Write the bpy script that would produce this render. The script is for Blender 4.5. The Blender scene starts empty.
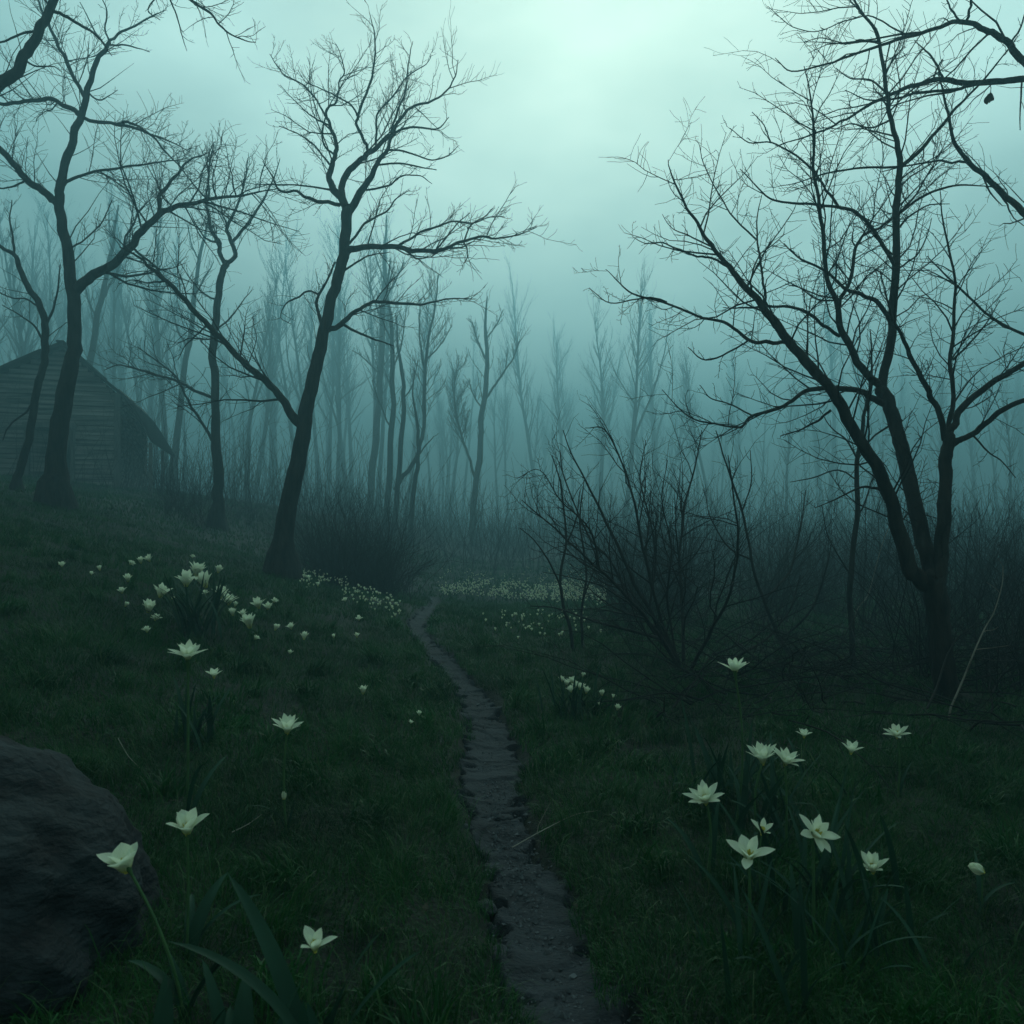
import bpy, math
import numpy as np
from mathutils import Vector, Matrix, Euler

R = math.radians
rs = np.random.RandomState
SC = bpy.context.scene
COL = SC.collection

# ------------------------------------------------------------------ camera
CAMZ = 1.15
FPX = 800.0
PITCH = 0.6
cam_d = bpy.data.cameras.new('camera'); cam = bpy.data.objects.new('camera', cam_d); COL.objects.link(cam)
cam_d.sensor_width = 36; cam_d.lens = FPX / 1024 * 36
cam_d.clip_start = 0.05; cam_d.clip_end = 2000
cam.location = (0, 0, CAMZ); cam.rotation_euler = (R(90 + PITCH), 0, 0)
cam_d.dof.use_dof = True; cam_d.dof.focus_distance = 6.0; cam_d.dof.aperture_fstop = 9.0
SC.camera = cam

# ------------------------------------------------------------------ world
W = bpy.data.worlds.new('World'); SC.world = W; W.use_nodes = True
nt = W.node_tree; nt.nodes.clear()
def wn(t, **k):
    n = nt.nodes.new(t)
    for a, b in k.items(): setattr(n, a, b)
    return n
SUN_AZ, SUN_EL = 7.0, 34.0
sky = wn('ShaderNodeTexSky'); sky.sky_type = 'NISHITA'; sky.sun_disc = False
sky.sun_elevation = R(SUN_EL); sky.sun_rotation = R(SUN_AZ); sky.air_density = 2.0; sky.dust_density = 6.0
tc = wn('ShaderNodeTexCoord')
nrm = wn('ShaderNodeVectorMath', operation='NORMALIZE'); nt.links.new(tc.outputs['Generated'], nrm.inputs[0])
sundir = Vector((math.sin(R(SUN_AZ)) * math.cos(R(SUN_EL)), math.cos(R(SUN_AZ)) * math.cos(R(SUN_EL)), math.sin(R(SUN_EL))))
dot = wn('ShaderNodeVectorMath', operation='DOT_PRODUCT'); nt.links.new(nrm.outputs[0], dot.inputs[0]); dot.inputs[1].default_value = sundir
# thick cloud: brightest round the hidden sun, greyer away from it
glow = wn('ShaderNodeValToRGB'); nt.links.new(dot.outputs['Value'], glow.inputs[0])
e = glow.color_ramp.elements
e[0].position = 0.0; e[0].color = (0.15, 0.185, 0.155, 1)
e[1].position = 1.0; e[1].color = (0.56, 0.62, 0.51, 1)
for p, c in ((0.60, (0.15, 0.22, 0.205, 1)), (0.80, (0.20, 0.34, 0.325, 1)), (0.93, (0.44, 0.58, 0.52, 1))):
    x = e.new(p); x.color = c
nz = wn('ShaderNodeTexNoise'); nz.inputs['Scale'].default_value = 3.6; nz.inputs['Detail'].default_value = 4; nz.inputs['Roughness'].default_value = 0.5
mp = wn('ShaderNodeMapping'); mp.inputs['Scale'].default_value = (1, 1, 2.2); nt.links.new(nrm.outputs[0], mp.inputs[0]); nt.links.new(mp.outputs[0], nz.inputs[0])
nr = wn('ShaderNodeMapRange'); nr.inputs[1].default_value = 0.3; nr.inputs[2].default_value = 0.7; nr.inputs[3].default_value = 0.76; nr.inputs[4].default_value = 1.18
nt.links.new(nz.outputs['Fac'], nr.inputs[0])
mul = wn('ShaderNodeVectorMath', operation='SCALE'); nt.links.new(glow.outputs[0], mul.inputs[0]); nt.links.new(nr.outputs[0], mul.inputs['Scale'])
mul2 = wn('ShaderNodeVectorMath', operation='SCALE'); nt.links.new(mul.outputs[0], mul2.inputs[0]); mul2.inputs['Scale'].default_value = 23.6
skt = wn('ShaderNodeMix', data_type='RGBA', blend_type='MULTIPLY'); skt.inputs[0].default_value = 1
nt.links.new(sky.outputs[0], skt.inputs['A']); skt.inputs['B'].default_value = (0.02, 0.04, 0.04, 1)
add = wn('ShaderNodeVectorMath', operation='ADD'); nt.links.new(mul2.outputs[0], add.inputs[0]); nt.links.new(skt.outputs['Result'], add.inputs[1])
bg = wn('ShaderNodeBackground'); bg.inputs['Strength'].default_value = 0.1
nt.links.new(add.outputs[0], bg.inputs[0])
wo = wn('ShaderNodeOutputWorld'); nt.links.new(bg.outputs[0], wo.inputs[0])

sl = bpy.data.lights.new('sun', 'SUN'); so = bpy.data.objects.new('sun', sl); COL.objects.link(so)
sl.energy = 0.9; sl.angle = R(40); sl.color = (0.80, 1.0, 0.86)
so.rotation_euler = (-sundir).to_track_quat('-Z', 'Y').to_euler()

SC.view_settings.view_transform = 'Standard'; SC.view_settings.look = 'None'
SC.view_settings.exposure = 0; SC.view_settings.gamma = 1; SC.view_settings.use_curve_mapping = False
SC.render.engine = 'CYCLES'
cy = SC.cycles
cy.max_bounces = 3; cy.diffuse_bounces = 2; cy.glossy_bounces = 1; cy.transmission_bounces = 2; cy.volume_bounces = 0
cy.transparent_max_bounces = 4; cy.use_denoising = True; cy.caustics_reflective = False; cy.caustics_refractive = False
try: cy.denoiser = 'OPENIMAGEDENOISE'
except Exception: pass

HAZE_DENSITY = 0.0175
HAZE_COL = (0.38, 0.81, 0.99, 1)

# ------------------------------------------------------------------ helpers
def tag(o, label=None, cat=None, group=None, kind=None):
    if label: o['label'] = label
    if cat: o['category'] = cat
    if group: o['group'] = group
    if kind: o['kind'] = kind
    return o
def empty(name, loc=(0, 0, 0), rz=0):
    o = bpy.data.objects.new(name, None); COL.objects.link(o); o.location = loc; o.rotation_euler = (0, 0, rz)
    o.empty_display_size = 0.1
    return o
def link(name, me, mat=None, parent=None, loc=None):
    o = bpy.data.objects.new(name, me); COL.objects.link(o)
    if mat and not me.materials: me.materials.append(mat)
    if parent: o.parent = parent
    if loc is not None: o.location = loc
    return o
def copy_tree(o, parent=None):
    c = o.copy(); COL.objects.link(c); c.parent = parent
    for ch in o.children: copy_tree(ch, c)
    return c
def np_mesh(name, V, F4=None, F3=None, smooth=True, attr=None):
    me = bpy.data.meshes.new(name)
    V = np.asarray(V, dtype=np.float32)
    n4 = 0 if F4 is None else len(F4); n3 = 0 if F3 is None else len(F3)
    me.vertices.add(len(V)); me.vertices.foreach_set('co', V.ravel())
    idx = []
    if n4: idx.append(np.asarray(F4, dtype=np.int32).ravel())
    if n3: idx.append(np.asarray(F3, dtype=np.int32).ravel())
    idx = np.concatenate(idx)
    me.loops.add(len(idx)); me.loops.foreach_set('vertex_index', idx)
    tot = np.concatenate([np.full(n4, 4, np.int32), np.full(n3, 3, np.int32)])
    st = np.concatenate([[0], np.cumsum(tot)[:-1]]).astype(np.int32)
    me.polygons.add(n4 + n3); me.polygons.foreach_set('loop_start', st); me.polygons.foreach_set('loop_total', tot)
    me.polygons.foreach_set('use_smooth', np.full(n4 + n3, smooth))
    me.update(calc_edges=True)
    if attr:
        for k, a in attr.items():
            at = me.attributes.new(k, 'FLOAT', 'POINT'); at.data.foreach_set('value', np.asarray(a, np.float32))
    return me

# value noise -------------------------------------------------------
def _hash(ix, iy, seed):
    n = (ix.astype(np.int64) * 374761393 + iy.astype(np.int64) * 668265263 + seed * 1274126177) & 0xffffffff
    n = ((n ^ (n >> 13)) * 1274126177) & 0xffffffff
    return ((n ^ (n >> 16)) & 0xffff) / 65535.0
def vnoise(x, y, seed=0):
    ix = np.floor(x); iy = np.floor(y); fx = x - ix; fy = y - iy
    fx = fx * fx * (3 - 2 * fx); fy = fy * fy * (3 - 2 * fy)
    a = _hash(ix, iy, seed); b = _hash(ix + 1, iy, seed); c = _hash(ix, iy + 1, seed); d = _hash(ix + 1, iy + 1, seed)
    return (a * (1 - fx) + b * fx) * (1 - fy) + (c * (1 - fx) + d * fx) * fy
def fbm(x, y, seed=0, oct=4):
    s = 0; a = 0.5; t = 0
    for i in range(oct):
        s = s + a * vnoise(x, y, seed + i * 17); t += a; a *= 0.5; x = x * 2.03 + 5.1; y = y * 2.03 + 3.7
    return s / t - 0.5
def sstep(a, b, x):
    t = np.clip((x - a) / (b - a), 0, 1); return t * t * (3 - 2 * t)

def base_h(x, y):
    x = np.asarray(x, float); y = np.asarray(y, float)
    s = -x - 1.0 - 0.05 * np.clip(y - 6, 0, 12)
    k = 0.7
    sp = k * np.log1p(np.exp(np.clip(s / k, -30, 30)))
    h = 0.245 * sp * (0.75 + 0.25 * sstep(2, 8, y))
    h = 3.2 * np.tanh(h / 3.2)
    h = h * (1 - 0.35 * sstep(28, 60, y))
    h = h - 0.42 * sstep(7, 16, y) * np.exp(-((x + 0.6) / 5.0) ** 2) - 0.18 * sstep(1.5, 9, x)
    h = h + 0.16 * fbm(x / 2.6, y / 2.6, 3, 3) * sstep(1, 6, np.abs(x) + y * .4)
    h = h + 0.055 * fbm(x / 0.55, y / 0.55, 9, 3)
    return h

CR = Matrix.Rotation(R(90 + PITCH), 3, 'X')
def ray(u, v):
    return (CR @ Vector(((u - 512) / FPX, (512 - v) / FPX, -1.0)))
def at(u, v, d):                      # point whose forward distance is d
    r = ray(u, v); t = d / r.y
    return np.array((r.x * t, r.y * t, CAMZ + r.z * t))
def on_ground(u, v):
    r = ray(u, v); t = .8 * 1.008 ** np.arange(660)
    hit = np.nonzero(CAMZ + r.z * t <= base_h(r.x * t, r.y * t))[0]
    k = t[hit[0]] if len(hit) else t[-1]
    return np.array((r.x * k, r.y * k, float(base_h(r.x * k, r.y * k))))
def gz(x, y): return float(base_h(x, y))

# path centreline
def catmull(P, n=6):
    P = np.asarray(P, float)
    if len(P) < 3:
        t = np.linspace(0, 1, n * (len(P) - 1) + 1)[:, None]; return P[0] * (1 - t) + P[-1] * t
    Q = np.vstack([2 * P[0] - P[1], P, 2 * P[-1] - P[-2]]); out = []
    for i in range(1, len(Q) - 2):
        p0, p1, p2, p3 = Q[i - 1], Q[i], Q[i + 1], Q[i + 2]
        for t in np.linspace(0, 1, n, endpoint=False):
            out.append(0.5 * ((2 * p1) + (-p0 + p2) * t + (2 * p0 - 5 * p1 + 4 * p2 - p3) * t * t + (-p0 + 3 * p1 - 3 * p2 + p3) * t ** 3))
    out.append(P[-1]); return np.array(out)
pxs = [(585, 1024, 140), (556, 960, 115), (530, 900, 90), (512, 850, 76), (495, 800, 72), (492, 760, 66), (485, 720, 52), (468, 685, 34), (440, 655, 26), (421, 634, 20), (418, 620, 15), (430, 606, 13), (434, 598, 9)]
PC = []
for u, v, w in pxs:
    p = on_ground(u, v); PC.append((p[0], p[1], max(0.11, w * 0.5 * p[1] / FPX * (1.25 if v > 990 else 1.15 if v > 940 else 1.05 if v > 870 else .95))))
PC = [(PC[0][0] + .28, 0.9, 0.18), (PC[0][0] + .16, 1.35, .18)] + PC
last = PC[-1]; PC += [(last[0] - 0.9, last[1] + 2.5, .14), (last[0] - 1.2, last[1] + 6, .14)]
PATH = catmull(PC, 10)
def path_dist(x, y):
    x = np.asarray(x, float).ravel(); y = np.asarray(y, float).ravel()
    best = np.full(x.shape, 1e9)
    P = PATH
    for i in range(len(P) - 1):
        ax, ay, aw = P[i]; bx, by, bw = P[i + 1]
        dx, dy = bx - ax, by - ay; L2 = dx * dx + dy * dy
        t = np.clip(((x - ax) * dx + (y - ay) * dy) / L2, 0, 1)
        d = np.hypot(x - ax - t * dx, y - ay - t * dy) / (aw + t * (bw - aw))
        best = np.minimum(best, d)
    return best                       # 1 at the path's edge

# ------------------------------------------------------------------ materials
def mat(name, c1, c2=None, rough=0.85, scale=6.0, bump=0.0, bscale=30.0, stretch=(1, 1, 1), detail=5, spec=0.25, attr=None, c3=None, transl=0.0, lo=.35, hi=.65):
    m = bpy.data.materials.new(name); m.use_nodes = True; t = m.node_tree; t.nodes.clear()
    out = t.nodes.new('ShaderNodeOutputMaterial'); b = t.nodes.new('ShaderNodeBsdfPrincipled')
    b.inputs['Roughness'].default_value = rough; b.inputs['Specular IOR Level'].default_value = spec
    tcn = t.nodes.new('ShaderNodeTexCoord'); mpn = t.nodes.new('ShaderNodeMapping'); mpn.inputs['Scale'].default_value = stretch
    t.links.new(tcn.outputs['Object'], mpn.inputs[0])
    n = t.nodes.new('ShaderNodeTexNoise'); n.inputs['Scale'].default_value = scale; n.inputs['Detail'].default_value = detail
    t.links.new(mpn.outputs[0], n.inputs[0])
    rp = t.nodes.new('ShaderNodeValToRGB'); rp.color_ramp.elements[0].position = lo; rp.color_ramp.elements[1].position = hi
    rp.color_ramp.elements[0].color = (*c1, 1); rp.color_ramp.elements[1].color = (*(c2 or c1), 1)
    t.links.new(n.outputs['Fac'], rp.inputs[0]); col = rp.outputs[0]
    if attr:
        a = t.nodes.new('ShaderNodeAttribute'); a.attribute_name = attr
        mx = t.nodes.new('ShaderNodeMix'); mx.data_type = 'RGBA'
        t.links.new(a.outputs['Fac'], mx.inputs[0]); t.links.new(col, mx.inputs['A']); mx.inputs['B'].default_value = (*c3, 1); col = mx.outputs['Result']
    t.links.new(col, b.inputs['Base Color'])
    if bump:
        n2 = t.nodes.new('ShaderNodeTexNoise'); n2.inputs['Scale'].default_value = bscale; n2.inputs['Detail'].default_value = 6
        t.links.new(mpn.outputs[0], n2.inputs[0])
        bp = t.nodes.new('ShaderNodeBump'); bp.inputs['Strength'].default_value = bump; bp.inputs['Distance'].default_value = 0.02
        t.links.new(n2.outputs['Fac'], bp.inputs['Height']); t.links.new(bp.outputs[0], b.inputs['Normal'])
    if transl:
        tr = t.nodes.new('ShaderNodeBsdfTranslucent'); t.links.new(col, tr.inputs[0])
        ms = t.nodes.new('ShaderNodeMixShader'); ms.inputs[0].default_value = transl
        t.links.new(b.outputs[0], ms.inputs[1]); t.links.new(tr.outputs[0], ms.inputs[2]); t.links.new(ms.outputs[0], out.inputs[0])
    else: t.links.new(b.outputs[0], out.inputs[0])
    return m
M = {}
M['soil'] = mat('soil', (.005, .008, .006), (.013, .016, .011), scale=5, bump=.8, bscale=40)
M['path'] = mat('path_dirt', (.009, .012, .016), (.027, .032, .039), scale=5, bump=.6, bscale=70, rough=.85, stretch=(1, 1.6, 1), spec=.3)
M['grass'] = mat('grass_blades', (.004, .038, .009), (.014, .100, .016), scale=1.6, rough=.45, attr='dry', c3=(.085, .14, .055), transl=.3, lo=.3, hi=.7, spec=.2)
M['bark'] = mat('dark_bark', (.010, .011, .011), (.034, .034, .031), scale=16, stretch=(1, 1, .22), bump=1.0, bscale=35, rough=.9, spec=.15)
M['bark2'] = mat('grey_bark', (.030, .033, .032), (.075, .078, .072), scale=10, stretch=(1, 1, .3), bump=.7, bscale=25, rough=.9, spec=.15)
M['twig'] = mat('twigs', (.009, .010, .010), (.020, .020, .018), scale=8, rough=.85, spec=.15)
M['dry'] = mat('dry_stick', (.12, .12, .10), (.22, .21, .18), scale=12, rough=.8)
M['petal'] = mat('petal', (.80, .88, .66), (.88, .94, .76), scale=50, stretch=(1, 10, 1), bump=.25, bscale=60, rough=.6, attr='base', c3=(.55, .58, .10), transl=.5, spec=.3)
M['stamen'] = mat('stamen', (.55, .50, .08), (.70, .62, .12), scale=60)
M['stem'] = mat('stem', (.046, .118, .046), (.070, .160, .060), scale=12, rough=.5, transl=.1)
M['leaf'] = mat('strap_leaf', (.010, .042, .024), (.020, .068, .040), scale=6, stretch=(1, 1, .2), rough=.6, transl=.2, spec=.15)
M['rock'] = mat('rock', (.002, .004, .006), (.014, .021, .025), scale=7, bump=1.0, bscale=26, rough=.8, stretch=(1, 1, 2.2), detail=9)
M['pebble'] = mat('pebble', (.018, .021, .025), (.048, .053, .060), scale=25, bump=.5, bscale=60)
M['grit'] = mat('grit', (.060, .068, .076), (.120, .130, .142), scale=40)
M['plank'] = mat('grey_clapboard', (.035, .042, .044), (.27, .285, .28), scale=2.2, stretch=(.3, 1, 5), bump=.6, bscale=12, rough=.9, spec=.15)  # board-high tone bands, coloured in for shadow lines the overhangs barely cast
M['trim'] = mat('weathered_trim', (.07, .08, .08), (.14, .15, .15), scale=7, stretch=(3, 3, .5), rough=.85)
M['roof'] = mat('roof_shingle', (.003, .004, .004), (.009, .010, .010), scale=9, bump=.6, bscale=16, rough=1, spec=0)
M['dark'] = mat('dark_interior', (.008, .009, .009), (.012, .013, .013), scale=3)
M['deadleaf'] = mat('dead_leaf', (.012, .013, .009), (.045, .042, .028), scale=3, rough=.8, transl=.15)

# ------------------------------------------------------------------ ground
def axis(lo, hi, fine_lo, fine_hi, fine, grow=1.06):
    a = list(np.arange(fine_lo, fine_hi, fine)); s = fine; x = a[-1]
    while x < hi: s *= grow; x += s; a.append(x)
    s = fine; x = a[0]; b = []
    while x > lo: s *= grow; x -= s; b.append(x)
    return np.array(b[::-1] + a)
gx = axis(-185, 185, -3.2, 3.4, .035, 1.035); gy = axis(-28, 225, 1.0, 6.5, .035, 1.03)
GX, GY = np.meshgrid(gx, gy)
pd = path_dist(GX, GY).reshape(GX.shape)
GZ = base_h(GX, GY) - 0.075 * (1 - sstep(.60, 1.25, pd + .35 * fbm(GX / .15, GY / .15, 31, 2)))
GZ = GZ + 0.02 * fbm(GX / .12, GY / .12, 77, 2) * (pd > 1.2)
nx, ny = len(gx), len(gy)
I = np.arange(nx * ny).reshape(ny, nx)
F = np.stack([I[:-1, :-1], I[:-1, 1:], I[1:, 1:], I[1:, :-1]], -1).reshape(-1, 4)
ground = link('ground', np_mesh('ground', np.stack([GX, GY, GZ], -1).reshape(-1, 3), F), M['soil']); tag(ground, kind='structure')

# path strip
s = np.concatenate([[0], np.cumsum(np.hypot(np.diff(PATH[:, 0]), np.diff(PATH[:, 1])))])
S = [0.0]
while S[-1] < s[-1]:
    yy = np.interp(S[-1], s, PATH[:, 1]); S.append(S[-1] + .012 * max(1, yy / 4))
S = np.array(S); cx = np.interp(S, s, PATH[:, 0]); cyy = np.interp(S, s, PATH[:, 1]); cw = np.interp(S, s, PATH[:, 2])
tx = np.gradient(cx); ty = np.gradient(cyy); l = np.hypot(tx, ty); nxv, nyv = ty / l, -tx / l
ks = np.linspace(-1.25, 1.25, 41)
PX = cx[:, None] + nxv[:, None] * ks * cw[:, None]; PY = cyy[:, None] + nyv[:, None] * ks * cw[:, None]
PZ = base_h(PX, PY) - .035 + .022 * fbm(PX / .22, PY / .16, 5, 3) + .011 * fbm(PX / .03, PY / .03, 6, 2)
led = (S[:, None] * 5.5 + 2.6 * fbm(PX / .3, PY / .3, 8, 2)); PZ = PZ + .008 * (1 - (led - np.floor(led))) ** 2
PZ = PZ - .09 * sstep(.62, 1.1, np.abs(ks)[None, :] + 1.3 * fbm(PX / .06, PY / .06, 51, 3) + .5 * fbm(PX / .3, PY / .3, 52, 2)) + .02 * np.abs(ks)[None, :] ** 2
a, b_ = PX.shape; I = np.arange(a * b_).reshape(a, b_)
F = np.stack([I[:-1, :-1], I[1:, :-1], I[1:, 1:], I[:-1, 1:]], -1).reshape(-1, 4)[:, ::-1]
path = link('path', np_mesh('path', np.stack([PX, PY, PZ], -1).reshape(-1, 3), F), M['path']); tag(path, kind='structure')

# haze box
def box_mesh(name, lo, hi):
    x0, y0, z0 = lo; x1, y1, z1 = hi
    V = [(x0, y0, z0), (x1, y0, z0), (x1, y1, z0), (x0, y1, z0), (x0, y0, z1), (x1, y0, z1), (x1, y1, z1), (x0, y1, z1)]
    return np_mesh(name, V, [(3, 2, 1, 0), (4, 5, 6, 7), (0, 1, 5, 4), (1, 2, 6, 5), (2, 3, 7, 6), (3, 0, 4, 7)], smooth=False)
hm = bpy.data.materials.new('haze'); hm.use_nodes = True; t = hm.node_tree; t.nodes.clear()
ho = t.nodes.new('ShaderNodeOutputMaterial'); pv = t.nodes.new('ShaderNodeVolumePrincipled')
pv.inputs['Color'].default_value = HAZE_COL; pv.inputs['Density'].default_value = HAZE_DENSITY; pv.inputs['Anisotropy'].default_value = 0.60
t.links.new(pv.outputs[0], ho.inputs['Volume'])
hz = link('haze', box_mesh('haze', (-200, -40, -2.2), (200, 250, 32)), hm); tag(hz, kind='stuff')

# ------------------------------------------------------------------ tubes
class Tubes:
    def __init__(s): s.V = []; s.F = []; s.F3 = []; s.n = 0
    def add(s, P, Rr, sides=3, cap=True):
        P = np.asarray(P, float); Rr = np.asarray(Rr, float); n = len(P)
        T = np.gradient(P, axis=0); T /= (np.linalg.norm(T, axis=1, keepdims=True) + 1e-9)
        ref = np.array((0.31, 0.91, 0.17)) if abs(T[0] @ np.array((0.31, 0.91, 0.17))) < .85 else np.array((1., 0, 0))
        A = np.cross(T, ref); A /= (np.linalg.norm(A, axis=1, keepdims=True) + 1e-9); B = np.cross(T, A)
        an = np.arange(sides) * 2 * np.pi / sides
        ring = A[:, None] * np.cos(an)[None, :, None] + B[:, None] * np.sin(an)[None, :, None]
        V = P[:, None] + ring * Rr[:, None, None] if Rr.ndim == 1 else P[:, None] + ring * Rr[:, :, None]
        s.V.append(V.reshape(-1, 3))
        i = np.arange(n - 1)[:, None] * sides; j = np.arange(sides)[None]; k = (j + 1) % sides
        f = np.stack([i + j, i + k, i + sides + k, i + sides + j], -1).reshape(-1, 4) + s.n
        s.F.append(f); s.n += n * sides
    def mesh(s, name, smooth=True):
        if not s.V: return None
        return np_mesh(name, np.concatenate(s.V), np.concatenate(s.F), smooth=smooth)
def unit(v): return v / (np.linalg.norm(v) + 1e-9)
def wander(p, d, L, n, rng, wig=.18, up=0.05):
    P = [p]; st = L / n
    for i in range(n):
        d = unit(d + rng.normal(0, wig, 3) + np.array((0, 0, up))); P.append(P[-1] + d * st)
    return np.array(P)
def sprout(T, P, Rr, rng, level, dens, Lf, t0=.2, ang=(28, 62), up=.07, minr=.0012, flat=1.0, twig=.0035, wig=.16, maxL=9):
    """branches along a limb, recursing down to twigs"""
    seg = np.linalg.norm(np.diff(P, axis=0), axis=1); cum = np.concatenate([[0], np.cumsum(seg)]); L = cum[-1]
    n = max(1, int(rng.poisson(dens * L * (1 - t0))))
    if level <= 1: n = min(n, 16)
    for q in range(n):
        t = t0 + (1 - t0) * (q + rng.rand()) / n; s_ = t * L
        i = min(len(P) - 2, int(np.searchsorted(cum, s_) - 1)); i = max(i, 0); f = (s_ - cum[i]) / (seg[i] + 1e-9)
        p = P[i] * (1 - f) + P[i + 1] * f; r = Rr[i] * (1 - f) + Rr[i + 1] * f
        d = unit(P[i + 1] - P[i]); v = rng.normal(0, 1, 3); v = v - d * (v @ d); v = unit(v); v[1] *= flat
        a = R(rng.uniform(*ang)); nd = unit(d * math.cos(a) + v * math.sin(a) + np.array((0, 0, up * 2)))
        ll = min(maxL, Lf * L * (1 - .55 * t) * rng.uniform(.45, 1.25))
        rr = min(r * .7, max(twig, ll * .011))
        k = 5 if level > 1 else 4
        Q = wander(p, nd, ll, k, rng, wig, up); RR = np.linspace(rr, max(minr, rr * .25), len(Q))
        T.add(Q, RR, 4 if rr > .01 else 3)
        if level > 1: sprout(T, Q, RR, rng, level - 1, dens * 1.7, Lf * 1.0, .15, ang, up, minr, flat, twig * .75, wig, maxL * .5)

def rough_r(P, Rr, sides, rng, amt=.10):
    n = len(P); base = rng.normal(0, amt, (n // 2 + 2, sides)); out = np.zeros((n, sides))
    for i in range(n): out[i] = base[i // 2] * (1 - (i % 2) * .5) + base[i // 2 + 1] * ((i % 2) * .5)
    return Rr[:, None] * (1 + out)

def traced_tree(limbs, d, seed, name, label, cat='tree', group=None, twl=2, dens=2.2, Lf=.42, barkm='bark', twig=.0035, minr=.0014, up=.06, flare=True, base_on_ground=True, t0=.25, flatten=.45, ts=None, maxL=1.6, ang=(28, 62)):
    """limbs: list of pixel polylines (u, v, width); each starts on an earlier one, and bends off in depth"""
    rng = rs(seed); T = Tubes(); C = Tubes(); known = []; dens = dens * 1.9
    root_xyz = None
    for li, (pts) in enumerate(limbs):
        A = np.array(pts, float); n = len(A)
        if li == 0 or not known:
            dep = np.full(n, d)
        else:
            K = np.vstack(known); j = np.argmin((K[:, 0] - A[0, 0]) ** 2 + (K[:, 1] - A[0, 1]) ** 2); d0 = K[j, 2]
            ln = np.concatenate([[0], np.cumsum(np.hypot(np.diff(A[:, 0]), np.diff(A[:, 1])))]) * d / FPX
            sl_ = rng.uniform(-flatten, flatten); cv = rng.uniform(-.12, .12)
            dep = d0 + sl_ * ln + cv * ln * np.sin(ln * 1.3)
        B = catmull(np.column_stack([A[:, 0], A[:, 1], A[:, 2] * .88, dep]), 5)
        known.append(np.column_stack([B[:, 0], B[:, 1], B[:, 3]]))
        P = np.array([at(u, v, dd) for u, v, w, dd in B]); Rr = np.maximum(B[:, 2] * .5 * B[:, 3] / FPX, .0015)
        Rr = Rr * (1 + .02 * np.sin(np.arange(len(Rr)) * 1.7 + seed))
        if li == 0:
            g = gz(P[0][0], P[0][1])
            if base_on_ground:
                P[0][2] = g - .05
                if P[1][2] < P[0][2] + .05: P[1][2] = P[0][2] + .08
            else:                                    # stands outside the picture: bring its trunk down to the ground
                pass
            root_xyz = (P[0][0], P[0][1], g)
            if flare: Rr[0] *= 1.9; Rr[1] *= 1.35; Rr[2] *= 1.12
        P = P + rng.normal(0, 1, P.shape) * (Rr * .05)[:, None] * (np.arange(len(P)) > 0)[:, None]
        if len(P) > 4:
            jt = rng.normal(0, 1, (len(P), 3)) * np.minimum(Rr * .5, .0011 * d)[:, None]; jt[0] = 0; jt[1:-1] = (jt[1:-1] + .5 * jt[:-2] + .5 * jt[2:]) * .6; jt[0] = 0; jt[1] *= .3; P = P + jt
        sd = 12 if Rr[0] > .06 else (8 if Rr[0] > .02 else 5)
        T.add(P, rough_r(P, Rr, sd, rng, .035), sd)
        L = np.linalg.norm(P[-1] - P[0])
        if li == 0 and ts: sprout(C, P, Rr, rng, ts[0], ts[1], ts[2], ts[3], (22, 50), up, minr, 1, twig)
        elif li == 0: sprout(C, P, Rr, rng, twl - 1 if twl > 1 else 1, dens * .5, Lf * .45, .45, up=up, twig=twig, minr=minr)
        else: sprout(C, P, Rr, rng, twl, dens, Lf, t0, ang, up=up, twig=twig, minr=minr, maxL=maxL)
    traced_tree.known = np.vstack(known)
    root = empty(name, root_xyz)
    off = -np.array(root_xyz)
    for TT, nm, mm in ((T, 'trunk', M[barkm]), (C, 'crown', M['twig'])):
        if TT.V:
            TT.V = [v + off for v in TT.V]; link(nm, TT.mesh(nm), mm, root)
    tag(root, label, cat, group)
    return root

def leaf_patch():
    V = []; n = 7
    for i in range(n):
        for j in range(5):
            t = i / (n - 1); s_ = (j - 2) / 2; w = .04 * math.sin(math.pi * min(.98, t * .9 + .06)) ** .7
            V.append((s_ * w * .95 + .012 * math.sin(5 * t), .6 * w * s_ * s_, .035 - t * .085 + .008 * math.sin(7 * t + 2 * s_)))
    return np_mesh('withered_leaf', V, [(i * 5 + j, i * 5 + j + 1, i * 5 + j + 6, i * 5 + j + 5) for i in range(n - 1) for j in range(4)])
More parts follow.
